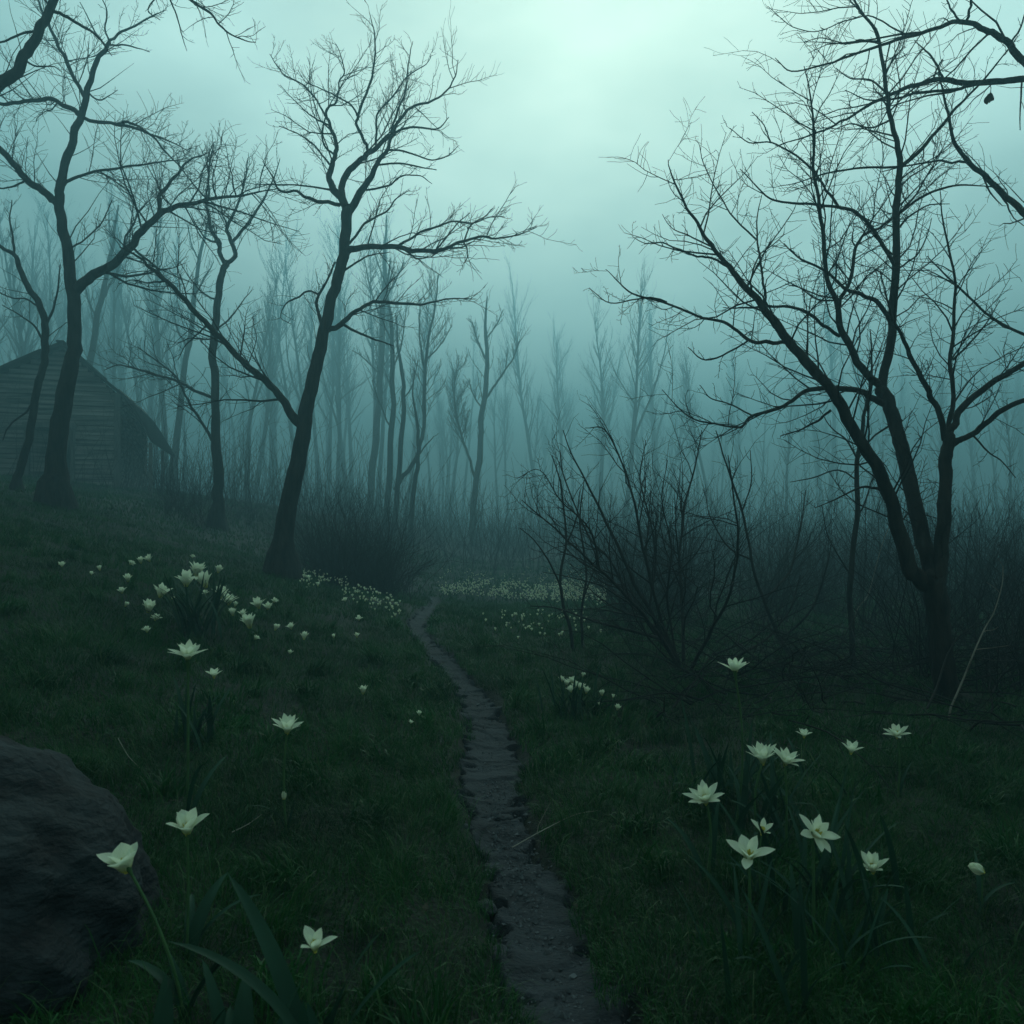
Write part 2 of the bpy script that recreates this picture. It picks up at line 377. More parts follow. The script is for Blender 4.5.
# ------------------------------------------------------------------ traced trees
# tall leaning tree in the middle left
E = [
 [(281,563,27),(286,520,21),(298,462,18.5),(304,421,17),(313,382,15),(322,339,13.5),(331,303,12),(338,280,12),(344,249,11.5),(347,217,12),(347,205,13)],
 [(347,210,8),(335,190,8.5),(329,179,7),(331,167,6),(335,155,5),(336,141,4.5),(328,123,3.6),(325,114,3.2),(329,108,2.8),(335,103,2.4),(338,92,2),(339,82,1.8),(344,73,1.5),(341,56,1.2),(336,44,.8)],
 [(325,116,2.4),(317,100,2.2),(303,85,2),(285,76,1.6),(276,64,1.2),(270,54,.8)],
 [(335,155,2.4),(325,147,2.2),(322,135,2),(325,117,1.8)],
 [(331,166,2.5),(320,152,2.2),(309,141,1.8),(294,132,1.4),(279,126,.9)],
 [(346,206,8),(341,187,7.5),(348,173,7),(358,163,6.5),(367,155,6),(379,146,5.2),(391,135,4.2),(399,120,3.6),(411,108,3),(432,100,2.4),(446,91,2),(455,76,1.5),(458,60,.9)],
 [(369,153,4),(366,144,3.8),(358,129,3.4),(358,117,3.2),(366,97,2.8),(372,76,2.4),(375,53,2),(374,32,1.5),(369,12,.8)],
 [(358,117,2.4),(351,105,2.1),(338,97,1.8),(320,88,1.4),(306,82,1),(298,70,.7)],
 [(376,147,3),(376,126,2.5),(379,111,2.2),(394,94,1.9),(408,76,1.6),(426,64,1),(432,55,.7)],
 [(391,135,3),(396,117,2.6),(404,97,2.2),(407,76,1.7),(410,53,1.2),(413,41,.7)],
 [(349,212,9),(361,193,8),(370,179,6.5),(376,164,5.5),(388,149,4.2),(396,133,3),(414,127,2.4),(437,129,1.8),(449,117,.9)],
 [(377,165,2.4),(399,163,2.2),(420,167,1.7),(437,170,1)],
 [(388,150,2.4),(408,152,2.1),(432,160,1.7),(449,155,1.3),(458,146,.8)],
 [(366,190,2.6),(388,186,2.2),(402,176,1.8),(420,176,1.3),(432,184,.8)],
 [(340,205,4.5),(313,201,4),(297,192,3),(279,190,2.4),(272,176,1.8),(263,161,1)],
 [(344,250,8),(358,248,7),(376,246,6),(402,248,5.4),(426,252,4.8),(440,250,4.2),(461,242,3.4),(478,237,2.8),(496,239,2.2),(514,236,1.6),(537,227,.8)],
 [(396,247,3),(417,234,2.6),(435,227,2.4),(452,221,2),(473,223,1.7),(490,217,1.3),(505,217,.8)],
 [(437,249,2),(449,234,1.8),(458,223,1.4),(470,213,.8)],
 [(464,241,2),(470,226,1.7),(484,217,1.3),(493,208,.8)],
 [(349,244,3.2),(364,224,2.8),(386,211,2.2),(396,199,1.5),(410,190,.8)],
 [(345,270,2.6),(358,261,2.2),(373,255,1.5),(390,252,.8)],
 [(322,327,4),(317,303,3.6),(319,295,3.2),(329,278,2.5),(335,262,2)],
 [(319,295,2.6),(309,291,2.2),(297,298,2),(285,305,1.5),(281,318,1),(291,324,.7)],
 [(324,332,6.5),(340,326,6.2),(350,316,5.2),(360,308,4.4),(376,302,3.8),(396,303,3.2),(420,305,2.6),(437,301,2),(455,299,1.5),(476,299,.8)],
 [(344,325,3.2),(361,334,2.8),(379,341,2),(394,346,1)],
 [(300,424,11),(290,413,10),(285,403,9),(273,387,8),(257,374,7.6),(241,360,7),(221,338,6.4),(208,325,6),(191,308,5.6),(175,289,5.2),(164,280,4.4),(148,265,3.4),(134,254,2.4),(120,247,1.2)],
 [(208,325,2.4),(198,334,1.8),(186,345,1.3),(178,360,.8)],
 [(166,281,2.4),(150,283,2),(134,280,1.4),(118,284,.8)],
]
traced_tree(E, 11.0, 5, 'leaning_tree', 'tall dark tree leaning right, with a long low bough reaching left', dens=4.8, Lf=.42, twl=2, twig=.0045, minr=.0022, t0=.12)

A = [
 [(56,492,25),(58,450,21),(64,404,19),(71,365,16),(75,336,15),(74,295,13.5),(68,256,12),(62,225,11),(59,200,10.5),(62,178,9.5),(72,142,8.5),(81,115,7.5),(88,90,6.5),(94,66,5.5),(102,52,5),(109,41,4)],
 [(109,41,3),(120,33,2.6),(135,26,2.2),(153,16,1.6),(166,10,.8)],
 [(109,41,2.4),(105,28,2),(107,12,1.6),(100,-6,1)],
 [(107,45,2.4),(122,45,2),(138,48,1.4),(150,52,.8)],
 [(105,45,2.2),(96,33,1.8),(88,18,1.3),(80,2,.8)],
 [(81,116,6),(74,111,5.5),(55,102,5),(35,100,4.6),(16,103,4.2),(0,103,3.8),(-20,98,2.8),(-45,85,1.4)],
 [(82,117,4.2),(90,120,4),(115,123,3.6),(135,128,3),(150,134,2.4),(175,144,1.4),(190,152,.8)],
 [(118,124,3),(126,121,2.8),(137,126,2.6),(153,137,2.4),(167,153,2),(180,167,1.4),(190,180,.8)],
 [(85,98,4.2),(74,77,4.2),(63,55,4),(53,36,3.6),(46,20,3),(38,0,2)],
 [(57,203,9),(46,193,8.2),(27,180,7.6),(14,164,7),(0,149,6.5),(-22,128,5),(-50,110,3)],
 [(27,180,2.6),(14,186,2.2),(0,188,1.6),(-16,183,1)],
 [(63,186,4),(71,180,3.6),(90,172,3.2),(109,170,2.8),(137,165,2.3),(170,161,1.4),(188,158,.8)],
 [(74,292,12),(84,283,11),(93,276,10.5),(109,266,9.6),(131,246,8.6),(142,232,7.8),(159,216,6.8),(175,208,5.4),(208,200,4),(241,195,2.6),(276,189,1)],
 [(160,216,4.5),(161,197,4.2),(167,186,3.8),(178,174,3),(189,161,2.2),(208,153,1.2)],
 [(208,200,2),(196,188,1.8),(184,172,1.3),(176,160,.8)],
 [(205,200,2.4),(209,180,2),(207,160,1.4),(214,142,.8)],
 [(131,246,3),(150,262,2.6),(162,274,2),(168,290,1.2)],
 [(68,250,2.4),(84,240,2),(102,222,1.6),(112,200,1)],
 [(88,92,2),(98,100,1.8),(108,96,1.2),(118,90,.7)],
]
traced_tree(A, 13.0, 8, 'forked_tree', 'dark bare tree with forked boughs standing in front of the cabin gable', dens=6.0, Lf=.46, twig=.0045, minr=.0024, t0=.12, maxL=2.2, ang=(32, 72))

D = [
 [(217,520,14),(218,490,12),(219,472,11.5),(216,431,10),(216,393,9),(213,363,8.6),(215,330,8.2),(217,300,7.8),(223,273,7.4),(226,262,7)],
 [(225,264,5),(219,252,5),(219,243,4.6),(210,227,4),(207,208,3.4),(209,189,2.6),(209,165,1.8),(214,145,.9)],
 [(226,264,5),(235,256,5),(231,243,4.6),(228,227,3.8),(232,216,3.2),(241,194,2.2),(246,176,1.6),(248,158,.8)],
 [(232,242,3.6),(246,227,3.4),(257,210,2.8),(268,191,2),(275,175,1.4),(280,158,.8)],
 [(219,243,2.6),(208,240,2.2),(198,228,1.6),(190,212,.9)],
 [(213,398,3.8),(191,389,3.2),(180,382,2.8),(153,374,2.4),(131,368,2),(118,365,1.6),(104,370,.8)],
 [(215,446,3.4),(197,415,3),(186,396,2.4),(180,382,2),(164,366,1.8),(137,347,1)],
 [(228,227,2),(222,212,1.8),(222,196,1.3),(230,180,.8)],
 [(217,300,2.2),(202,292,1.8),(188,276,1.3),(180,262,.8)],
 [(216,330,2.2),(232,316,1.8),(243,300,1.2),(252,290,.8)],
]
traced_tree(D, 17.0, 12, 'crooked_tree', 'slim crooked tree with a small looped fork between the cabin and the leaning tree', dens=3.4, Lf=.45, twig=.006, minr=.0032, t0=.12)

B2 = [
 [(16,486,10),(20,470,9),(28,440,8.4),(35,400,8),(41,371,8),(45,350,8),(45,325,8),(41,308,7.4),(30,289,6.8),(19,270,6),(14,255,4.6),(0,246,3.6),(-22,228,2)],
 [(14,255,3),(14,240,2.4),(10,220,1.8),(12,200,1)],
 [(45,330,3),(52,312,2.6),(58,290,2),(60,265,1.2)],
 [(45,345,2.6),(36,328,2.2),(20,315,1.6),(2,305,1)],
 [(35,400,2.4),(22,415,2.2),(10,425,1.8),(3,440,1.2)],
 [(43,310,2.4),(28,300,2),(12,298,1.4),(-5,290,1)],
]
traced_tree(B2, 14.5, 21, 'bent_tree', 'thin bent dark tree at the left edge in front of the cabin wall', dens=3.0, Lf=.5, twig=.005, minr=.0025)

BT = [
 [(-95,486,30),(-95,400,26),(-88,300,22),(-78,220,19),(-55,150,16),(-25,104,14),(0,85,13),(16,72,12),(27,52,11),(41,27,10),(50,8,9),(60,-14,8),(75,-50,6),(95,-95,4)],
 [(51,10,4),(63,15,3.6),(77,23,3.2),(93,34,2.6),(101,41,1.8),(112,56,.9)],
 [(38,33,3),(33,32,3),(16,36,2.6),(0,42,2.2),(-25,50,1.4)],
 [(50,8,2.6),(42,-4,2.4),(26,-18,1.6)],
 [(22,60,2.4),(36,66,2),(52,66,1.4),(62,72,.8)],
 [(64,-20,5),(110,-40,4.5),(160,-24,4),(191,0,3.2),(208,11,2.6),(219,25,2.2),(230,34,1.8),(246,41,1.3),(256,42,.8)],
 [(140,-33,2.6),(160,-14,2.2),(170,0,1.9),(178,19,1.6),(182,36,1.2),(187,51,.7)],
 [(160,-24,2),(158,-6,1.8),(148,10,1.3),(160,20,.9)],
]
traced_tree(BT, 9.0, 33, 'overhanging_tree', 'thick dark bough crossing the top left corner, of a tree standing outside the picture', dens=4.6, Lf=.36, twig=.004, minr=.0018, flare=False, t0=.1)

F_ = [
 [(952,712,32),(948,690,27),(942,655,24.5),(937,619,24.5),(934,590,26),(932,575,22)],
 [(930,588,19),(919,578,18),(909,565,17),(897,525,16),(887,490,14.5),(872,459,13.5),(850,425,12.5),(836,395,12),(820,377,11.5),(805,360,11),(788,340,10),(771,316,9),(754,296,7.6),(736,277,6.4),(723,260,5.2),(710,243,4.4),(697,224,3.4),(684,204,2.8),(671,173,1.6),(668,160,.8)],
 [(934,588,18),(928,560,17.5),(920,530,17),(911,487,16),(904,455,15.5),(897,430,15),(888,403,15),(882,388,14)],
 [(882,388,10),(888,355,10),(892,321,9.4),(896,269,8.8),(897,208,7.6),(901,165,6.6),(895,138,5.6),(890,117,5),(886,90,4.6),(883,65,4),(877,35,3.4),(862,13,2.8),(855,0,2.4),(846,-25,1.5)],
 [(901,167,5),(927,143,4.4),(948,117,3.6),(970,95,2.8),(996,65,2),(1018,36,1)],
 [(895,266,4.6),(879,238,4.4),(862,217,4.2),(844,208,3.8),(818,204,3.2),(788,203,2.6),(766,195,2),(740,169,1)],
 [(838,206,3.4),(828,192,3),(818,178,2.8),(797,156,2.3),(771,143,1.8),(749,143,1.4),(730,128,.8)],
 [(771,143,1.6),(764,125,1.3),(752,112,.8)],
 [(898,214,3.6),(927,195,3),(953,186,2.4),(983,186,1.4),(1005,190,.8)],
 [(900,167,2.8),(862,168,2.4),(827,173,2),(800,182,1.3),(780,186,.8)],
 [(891,323,6),(879,303,5.4),(862,295,4.8),(844,288,4),(827,273,3.2),(797,256,2.2),(784,243,1.2)],
 [(880,385,9),(862,368,8.4),(850,348,7.6),(840,325,7),(836,299,6),(825,273,5),(821,217,4.2),(814,165,3.4),(812,113,2.4),(808,82,1.4),(804,66,.8)],
 [(838,308,5),(846,288,4.6),(853,269,4.2),(857,243,3.6),(870,232,3.2),(883,225,3),(909,204,2.6),(925,180,2),(940,152,1)],
 [(840,336,4.4),(823,325,4),(801,310,3.6),(771,307,3),(745,308,2.2),(723,308,1)],
 [(884,404,7.4),(870,396,7),(857,390,6.4),(831,388,5.8),(805,392,5),(784,405,4),(753,416,3.2),(740,427,2.4),(715,424,2),(688,416,1.6),(662,390,.8)],
 [(753,416,2),(735,406,1.8),(712,398,1.4),(700,385,.8)],
 [(831,410,3.2),(818,420,2.8),(800,430,2),(780,436,1.2)],
 [(937,585,17),(941,555,15.5),(944,525,15),(945,478,14),(947,450,14),(947,434,13)],
 [(945,440,7),(940,416,6.6),(931,398,6.2),(922,381,5.8),(910,355,5),(901,334,4),(893,318,3),(886,295,1.8),(880,270,.9)],
 [(948,436,6),(951,416,5.6),(953,390,5),(951,355,4.6),(955,303,3.6),(953,269,2.8),(944,225,2),(940,191,1)],
 [(949,436,8),(955,422,7.8),(970,399,7.4),(996,381,6.6),(1024,364,6),(1055,345,4),(1090,320,2)],
 [(950,446,7),(960,440,6.8),(972,434,6.4),(994,416,6),(1024,401,5.4),(1060,386,3.6),(1095,360,2)],
 [(790,343,5),(770,341,4.6),(749,340,4.2),(735,330,3.8),(723,321,3.6),(697,316,3.2),(667,303,2.6),(636,295,2.2),(620,284,1.6),(606,269,.8)],
 [(667,302,2),(650,297,1.8),(636,299,1.7),(610,303,1.4),(589,288,.8)],
 [(749,340,2.4),(733,350,2.2),(706,360,1.8),(688,347,1)],
 [(766,308,3),(765,290,2.8),(762,277,2.6),(758,243,2.2),(757,217,1.5),(762,195,.8)],
 [(757,240,2.2),(742,226,2),(727,208,1.8),(706,169,1.3),(699,143,.8)],
 [(727,266,3),(710,258,2.6),(697,256,2.4),(680,250,2),(662,243,1.6),(645,243,1.1),(632,236,.7)],
 [(710,246,2),(690,236,1.6),(672,228,1.1),(662,214,.7)],
 [(887,492,4),(875,489,3.4),(862,487,2.6),(840,497,1.8),(815,508,.9)],
 [(902,420,3),(886,428,2.4),(870,440,1.8),(858,460,1)],
 [(953,360,2.6),(968,345,2.2),(985,325,1.6),(1000,300,.9)],
 [(972,434,2.4),(985,450,2),(1000,460,1.5),(1016,478,.9)],
 [(836,300,2.4),(818,300,2),(800,288,1.5),(785,284,.8)],
 [(897,230,2.6),(912,214,2.2),(930,205,1.6),(950,204,.8)],
 [(896,270,2.4),(914,258,2),(926,240,1.5),(932,218,.8)],
 [(886,92,2.4),(870,80,2),(850,78,1.4),(836,68,.8)],
 [(890,120,2.2),(872,128,2),(850,124,1.5),(830,132,.8)],
]
traced_tree(F_, 5.2, 44, 'spreading_tree', 'large bare tree with three spreading stems from one trunk, right of the thicket', dens=7.6, Lf=.38, twig=.0026, minr=.0014, up=.04, t0=.12, maxL=.70, ang=(34, 74), ts=(1, .3, .1, .5))

G_ = [
 [(1215,760,44),(1205,640,38),(1196,500,34),(1185,380,30),(1165,270,26),(1140,180,22),(1110,130,18),(1080,100,14),(1060,84,12)],
 [(1080,100,9),(1050,82,9),(1024,63,8.4),(1009,43,7.6),(995,34,7),(983,30,6.4),(966,22,5.6),(940,26,4.6),(909,37,4),(883,45,3.4),(849,56,2.8),(823,65,2.2),(792,71,1.6),(775,58,.8)],
 [(966,22,3.4),(971,8,3),(973,-6,2.6),(980,-30,1.5)],
 [(960,22,2.6),(952,10,2.2),(945,-4,1.6)],
 [(909,37,2),(890,26,1.8),(868,16,1.5),(842,22,1.3),(815,32,1.1),(788,24,1),(768,6,.7)],
 [(883,45,2),(862,40,1.8),(846,44,1.5),(822,38,1.2),(804,42,.8)],
 [(1070,92,8),(1050,82,7.6),(1024,78,7.4),(996,82,7),(961,82,6.2),(940,80,5.6),(909,87,4.6),(883,97,3.8),(857,113,3),(840,122,2.6),(823,130,2.2),(792,141,1.4),(775,146,.8)],
 [(992,82,4),(970,86,3.8),(957,89,3.6),(918,93,3),(892,100,2.4),(868,100,1.6),(845,90,.9)],
 [(944,80,3),(938,68,2.6),(932,56,2.2),(922,48,1.5),(914,40,.8)],
 [(1140,185,10),(1100,230,9),(1060,235,8.4),(1024,212,7.2),(996,186,6.4),(980,172,5.8),(966,160,5),(953,139,4),(948,113,3),(942,87,2),(938,70,1)],
 [(966,162,3),(948,162,2.6),(936,161,2.4),(905,166,1.8),(880,172,.9)],
 [(1165,270,10),(1120,340,8),(1070,352,5),(1024,334,3.4),(996,321,3),(970,299,2.6),(948,277,2),(927,256,1)],
 [(1010,44,2.6),(1020,30,2.2),(1026,10,1.6)],
 [(1022,79,2),(1021,100,1.8),(1020,130,1)],
 [(996,188,2.4),(1006,202,2),(1012,216,1.4),(1024,226,.9)],
 [(983,176,2.2),(990,192,1.8),(1002,206,1)],
]
gt = traced_tree(G_, 6.2, 51, 'overhanging_tree', 'dark boughs reaching in over the top right corner, of a tree standing outside the picture', dens=3.6, Lf=.40, twig=.0028, minr=.0013, up=-.02, flare=False)

KN = traced_tree.known; kd = KN[np.argmin((KN[:, 0] - 990) ** 2 + (KN[:, 1] - 82) ** 2), 2]
lf = link('withered_leaf', leaf_patch(), M['deadleaf'], gt, tuple(at(990, 97, kd) - np.array(gt.location)))
T = Tubes(); T.add(np.array([at(989, 81, kd), at(991, 88, kd + .01), at(990, 97, kd)]) - np.array(gt.location), [.004, .003, .003], 5); link('leaf_stalk', T.mesh('leaf_stalk'), M['twig'], gt)
H_ = [
 [(858,684,7),(850,631,6.4),(851,575,6),(856,519,5.6),(858,462,5),(862,430,4.4),(866,405,3.4),(872,370,2.4),(870,330,1.2)],
 [(856,519,2.4),(866,500,2),(872,480,1.4),(884,462,.8)],
 [(858,460,2.4),(846,440,2),(832,428,1.4),(820,410,.8)],
 [(857,480,2),(838,470,1.8),(812,478,1.4),(790,482,.8)],
 [(851,575,2),(838,556,1.7),(826,530,1.2),(822,505,.8)],
]
traced_tree(H_, 6.6, 61, 'sapling', 'slim upright sapling just left of the spreading tree trunk', dens=2.6, Lf=.35, twig=.003, minr=.0014, flare=False)

# mid-distance slender trees
traced_tree([[(367,548,9),(370,500,8),(375,440,7.6),(380,380,7),(383,330,6.4),(384,280,5),(385,245,3),(387,215,1.4)],
 [(383,330,2.6),(376,305,2.2),(368,280,1.6),(364,255,.9)],[(384,300,2.4),(396,280,2),(404,262,1.2)],[(380,375,2),(366,360,1.6),(352,350,1)],[(384,280,2),(376,258,1.6),(372,238,1)]],
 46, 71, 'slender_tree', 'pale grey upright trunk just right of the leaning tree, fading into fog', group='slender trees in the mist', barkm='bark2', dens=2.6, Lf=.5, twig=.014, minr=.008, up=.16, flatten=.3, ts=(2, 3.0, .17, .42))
traced_tree([[(384,552,8),(388,500,7),(392,430,6.2),(393,370,5.4),(391,330,4.2),(388,290,2.6),(390,258,1.2)],
 [(392,370,2.2),(400,350,2),(404,325,1.4),(408,300,.8)],[(391,340,2),(382,320,1.7),(378,296,1)],[(392,430,2),(380,405,1.6),(372,380,1)]],
 36, 72, 'slender_tree', 'middle one of the dark slim trees clustered right of the leaning tree', group='slender trees in the mist', dens=2.6, Lf=.5, twig=.011, minr=.0065, up=.16, flatten=.3, ts=(2, 3.0, .17, .42))
traced_tree([[(391,556,7),(396,500,6),(402,440,5.4),(404,400,4.8),(402,370,4),(398,345,2.6),(396,315,1.2)],
 [(395,490,5),(402,478,4.8),(412,465,4.6),(420,445,4.4),(424,425,4.2),(425,370,3.6),(430,330,2.8),(436,300,2),(438,275,1)],
 [(425,372,2.4),(421,350,2.2),(419,330,1.5),(420,305,.8)],[(426,360,1.8),(440,345,1.5),(452,325,.9)],[(403,400,1.8),(412,385,1.5),(418,360,.9)]],
 32, 73, 'slender_tree', 'dark slim tree whose second stem bends out to the right before rising', group='slender trees in the mist', dens=2.6, Lf=.5, twig=.010, minr=.006, up=.16, flatten=.3, ts=(2, 3.0, .17, .42))
traced_tree([[(408,562,6.5),(411,520,5.6),(415,480,5),(418,455,4.4),(417,425,3.4),(413,395,2),(414,370,1)],
 [(416,460,1.8),(424,448,1.5),(434,436,.9)]],
 29, 74, 'slender_tree', 'short dark slim trunk at the right end of the slim tree cluster', group='slender trees in the mist', dens=2.4, Lf=.45, twig=.009, minr=.005, up=.16, flatten=.3, ts=(2, 3.0, .17, .42), flare=False)
traced_tree([[(474,568,9),(473,530,8),(476,480,7),(481,430,6.4),(485,392,5.8),(486,350,4.6),(485,320,3),(487,296,1.4)],
 [(475,478,3),(468,458,2.8),(461,435,2.4),(455,410,2),(454,385,1.6),(458,365,.9)],
 [(485,400,2.8),(494,386,2.6),(502,374,2.2),(513,358,1.6),(520,340,.9)],
 [(486,360,2),(478,342,1.7),(472,322,1)],[(486,340,2),(496,326,1.7),(503,310,1)],[(483,410,1.8),(474,396,1.5),(468,380,.9)],[(461,437,1.8),(466,424,1.6),(468,410,1)]],
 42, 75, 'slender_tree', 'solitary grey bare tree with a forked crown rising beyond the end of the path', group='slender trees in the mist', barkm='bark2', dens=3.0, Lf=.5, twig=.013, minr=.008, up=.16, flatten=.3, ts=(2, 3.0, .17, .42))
traced_tree([[(172,482,8),(178,420,7),(186,360,6.2),(194,300,5),(202,250,3.6),(209,215,1.6)],
 [(188,350,2.4),(178,330,2),(172,305,1.2)],[(195,295,2.2),(204,278,1.8),(214,262,1)],[(200,262,1.8),(192,245,1.5),(188,225,.9)]],
 40, 76, 'slender_tree', 'pale slanting trunk rising behind the right end of the cabin roof', group='slender trees in the mist', barkm='bark2', dens=2.4, Lf=.5, twig=.012, minr=.007, up=.16, flatten=.3, ts=(2, 3.0, .17, .42))
traced_tree([[(74,470,9),(92,350,7),(102,300,6),(108,268,5),(114,235,3),(118,205,1.4)],
 [(102,300,3),(110,285,2.6),(120,265,1.6),(126,240,.9)],[(98,320,2),(88,300,1.6),(84,280,1)]],
 38, 77, 'slender_tree', 'pale slanting trunk rising behind the cabin ridge', group='slender trees in the mist', barkm='bark2', dens=2.4, Lf=.5, twig=.012, minr=.007, up=.16, flatten=.3, ts=(2, 3.0, .17, .42))

# ------------------------------------------------------------------ forest prototypes
def forest_tree(seed, H=15, r=.16, fork=False):
    rng = rs(seed); T = Tubes(); C = Tubes()
    lean = rng.normal(0, .035, 2)
    P = wander(np.array((0., 0, -.1)), unit(np.array((lean[0], lean[1], 1))), H, 14, rng, .035, .02)
    Rr = np.linspace(1, .06, len(P)) ** .9 * r; Rr[0] *= 1.4; T.add(P, rough_r(P, Rr, 7, rng, .05), 7)
    for q in range(44 if not fork else 32):
        t = .38 + .61 * rng.rand() ** .8; i = int(t * 14); p = P[min(i, 13)] + (P[min(i + 1, 14)] - P[min(i, 13)]) * rng.rand()
        az = rng.uniform(0, 6.283); a = R(rng.uniform(18, 46) * (1.15 - .5 * t)); d = np.array((math.cos(az) * math.sin(a), math.sin(az) * math.sin(a), math.cos(a)))
        L = H * .27 * (1.02 - .62 * t) * rng.uniform(.35, 1.25) + .3; Q = wander(p, d, L, 6, rng, .10, .08)
        RR = np.linspace(Rr[i] * .42 + .004, .005, len(Q)); T.add(Q, RR, 4)
        sprout(C, Q, RR, rng, 2, 2.2, .42, .1, (20, 48), .10, .005, 1, .010, .10)
    if fork:
        i = 5; Q = wander(P[i], unit(np.array((.35, .1, 1))), H * .55, 9, rng, .05, .05); RR = np.linspace(Rr[i] * .7, .008, len(Q)); T.add(Q, RR, 6)
        sprout(C, Q, RR, rng, 3, 1.3, .26, .3, (20, 45), .12, .004, 1, .008, .1)
    return T.mesh('trunk'), C.mesh('crown')
protos = [forest_tree(100 + i, 15 + (i % 3) * 1.5, .15 + .02 * (i % 4), i % 3 == 1) for i in range(7)]
rng = rs(7)
spots = []
# (pixel column of the trunk, distance, scale)
manual = [(600, 46, .92), (652, 52, 1.0), (664, 60, .95), (641, 66, .9), (590, 62, .95), (574, 74, 1.0), (530, 58, .7), (548, 70, .8), (700, 58, .8), (716, 44, .62), (785, 38, .5), (760, 55, .7),
          (510, 66, .85), (450, 52, .72), (432, 60, .8), (340, 40, .75), (326, 46, .8), (352, 52, .9), (302, 44, .9), (268, 50, 1.0), (254, 38, .72), (238, 60, 1.1),
          (140, 40, .95), (128, 50, 1.1), (152, 46, 1.0), (112, 36, .9), (185, 56, 1.1), (160, 62, 1.2), (20, 34, .8), (38, 40, .95), (2, 46, 1.0), (-20, 30, .8), (95, 60, 1.2), (60, 44, 1.0),
          (845, 60, .7), (880, 48, .62), (905, 66, .8), (940, 40, .5), (975, 54, .7), (1000, 46, .62), (1040, 60, .8), (820, 70, .75), (1015, 32, .45)]
for u, d, s_ in manual: spots.append(((u - 512) / FPX * d * 1.7, d * 1.7, s_ * 1.6))
for k in range(100):
    d = rng.uniform(85, 175); u = rng.uniform(-140, 1160); spots.append(((u - 512) / FPX * d, d, rng.uniform(1.0, 1.8)))
for k in range(20):
    d = rng.uniform(56, 105); u = rng.uniform(-80, 400) if k % 5 else rng.uniform(560, 760); spots.append(((u - 512) / FPX * d, d, rng.uniform(1.15, 1.75) * (d / 80) ** .5))
for k in range(16):
    d = rng.uniform(24, 50); sgn = -1 if k % 2 else 1; spots.append((sgn * (d * .72 + rng.uniform(0, 14)), d, rng.uniform(.6, 1.0)))
reg = lambda u: ('behind the cabin' if u < 200 else 'left of the path end' if u < 430 else 'beyond the end of the path' if u < 620 else 'beyond the central thicket' if u < 820 else 'behind the spreading tree')
seen = {}
for i, (x, y, s_) in enumerate(spots):
    u = 512 + x / y * FPX; dn = 'faint' if y > 100 else ('pale' if y > 72 else 'grey')
    root = empty('misty_tree', (x, y, gz(x, y)), rng.uniform(0, 6.28)); root.rotation_euler.x = rng.normal(0, .045); root.rotation_euler.y = rng.normal(0, .045); root.scale = (s_ * rng.uniform(.85, 1.15), s_ * rng.uniform(.85, 1.15), s_)
    tm, cm = protos[i % len(protos)]
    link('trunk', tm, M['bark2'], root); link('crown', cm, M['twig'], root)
    tag(root, '%s slim bare tree standing in the fog %s' % (dn, reg(u)), 'tree', '%s bare trees in the fog %s' % (dn, reg(u)))

# ------------------------------------------------------------------ thickets
def shrub_mesh(seed, n, H, spread, lean=(0, 0), lvl=2, r=.008, dens=2.6, wig=.10):
    rng = rs(seed); T = Tubes()
    for q in range(n):
        az = rng.uniform(0, 6.283); a = abs(rng.normal(0, spread)); d = unit(np.array((math.cos(az) * a + lean[0], math.sin(az) * a + lean[1], 1)))
        p = np.array((rng.normal(0, .12), rng.normal(0, .12), -.05)); L = H * rng.uniform(.5, 1.1)
        Q = wander(p, d, L, 8, rng, wig, .01); rr = r * rng.uniform(.6, 1.3) * (L / H); RR = np.linspace(rr, .0012 + rr * .12, len(Q)); T.add(Q, RR, 4)
        sprout(T, Q, RR, rng, lvl, dens, .32, .15, (26, 72), .03, .001, 1, .0022, .17)
    return T.mesh('branches')
sh = [shrub_mesh(200 + i, 24, 1.9, .66, dens=3.2, wig=.17, r=.0065) for i in range(5)]
bigsh = shrub_mesh(300, 44, 2.6, .62, (-.12, 0), 2, .010, 2.0)
def place(name, me, x, y, s_, label, cat, group=None, m='twig', rz=None, rng=rng):
    o = link(name, me, M[m], None, (x, y, gz(x, y))); o.scale = (s_, s_, s_); o.rotation_euler = (0, 0, rng.uniform(0, 6.28) if rz is None else rz)
    return tag(o, label, cat, group)
# the arching thicket right of the path, with its long traced wands
TH = [
 [(688,690,9),(676,660,8),(664,640,6),(650,610,4.6),(632,575,3.8),(610,530,3.2),(590,490,2.4),(572,455,1.6),(563,430,.9)],
 [(680,668,5),(655,630,4.4),(625,595,3.8),(600,570,3.2),(575,548,2.4),(545,520,1.8),(522,500,1)],
 [(678,664,5),(660,615,4),(645,560,3.4),(636,510,2.8),(625,470,2.2),(605,430,1.6),(585,428,.8)],
 [(684,672,5),(682,620,4),(680,560,3.2),(684,510,2.6),(694,470,2),(702,430,1)],
 [(690,672,5),(712,630,4.2),(730,590,3.2),(738,545,2.6),(734,500,2),(728,455,1)],
 [(672,655,4),(640,612,3.4),(610,560,2.6),(588,535,2.2),(565,480,1.6),(560,450,.8)],
 [(650,606,3),(655,560,2.6),(650,520,2),(640,478,1.6),(646,440,.9)],
 [(690,680,5),(730,660,4),(765,640,3),(790,610,2),(800,575,1)],
 [(664,640,4),(628,630,3.4),(590,620,2.6),(556,608,1.8),(530,606,.9)],
 [(600,570,2.4),(590,530,2),(560,500,1.5),(540,470,1),(518,478,.7)],
 [(676,655,3),(668,600,2.6),(672,550,2),(662,500,1.4),(668,460,.8)],
]
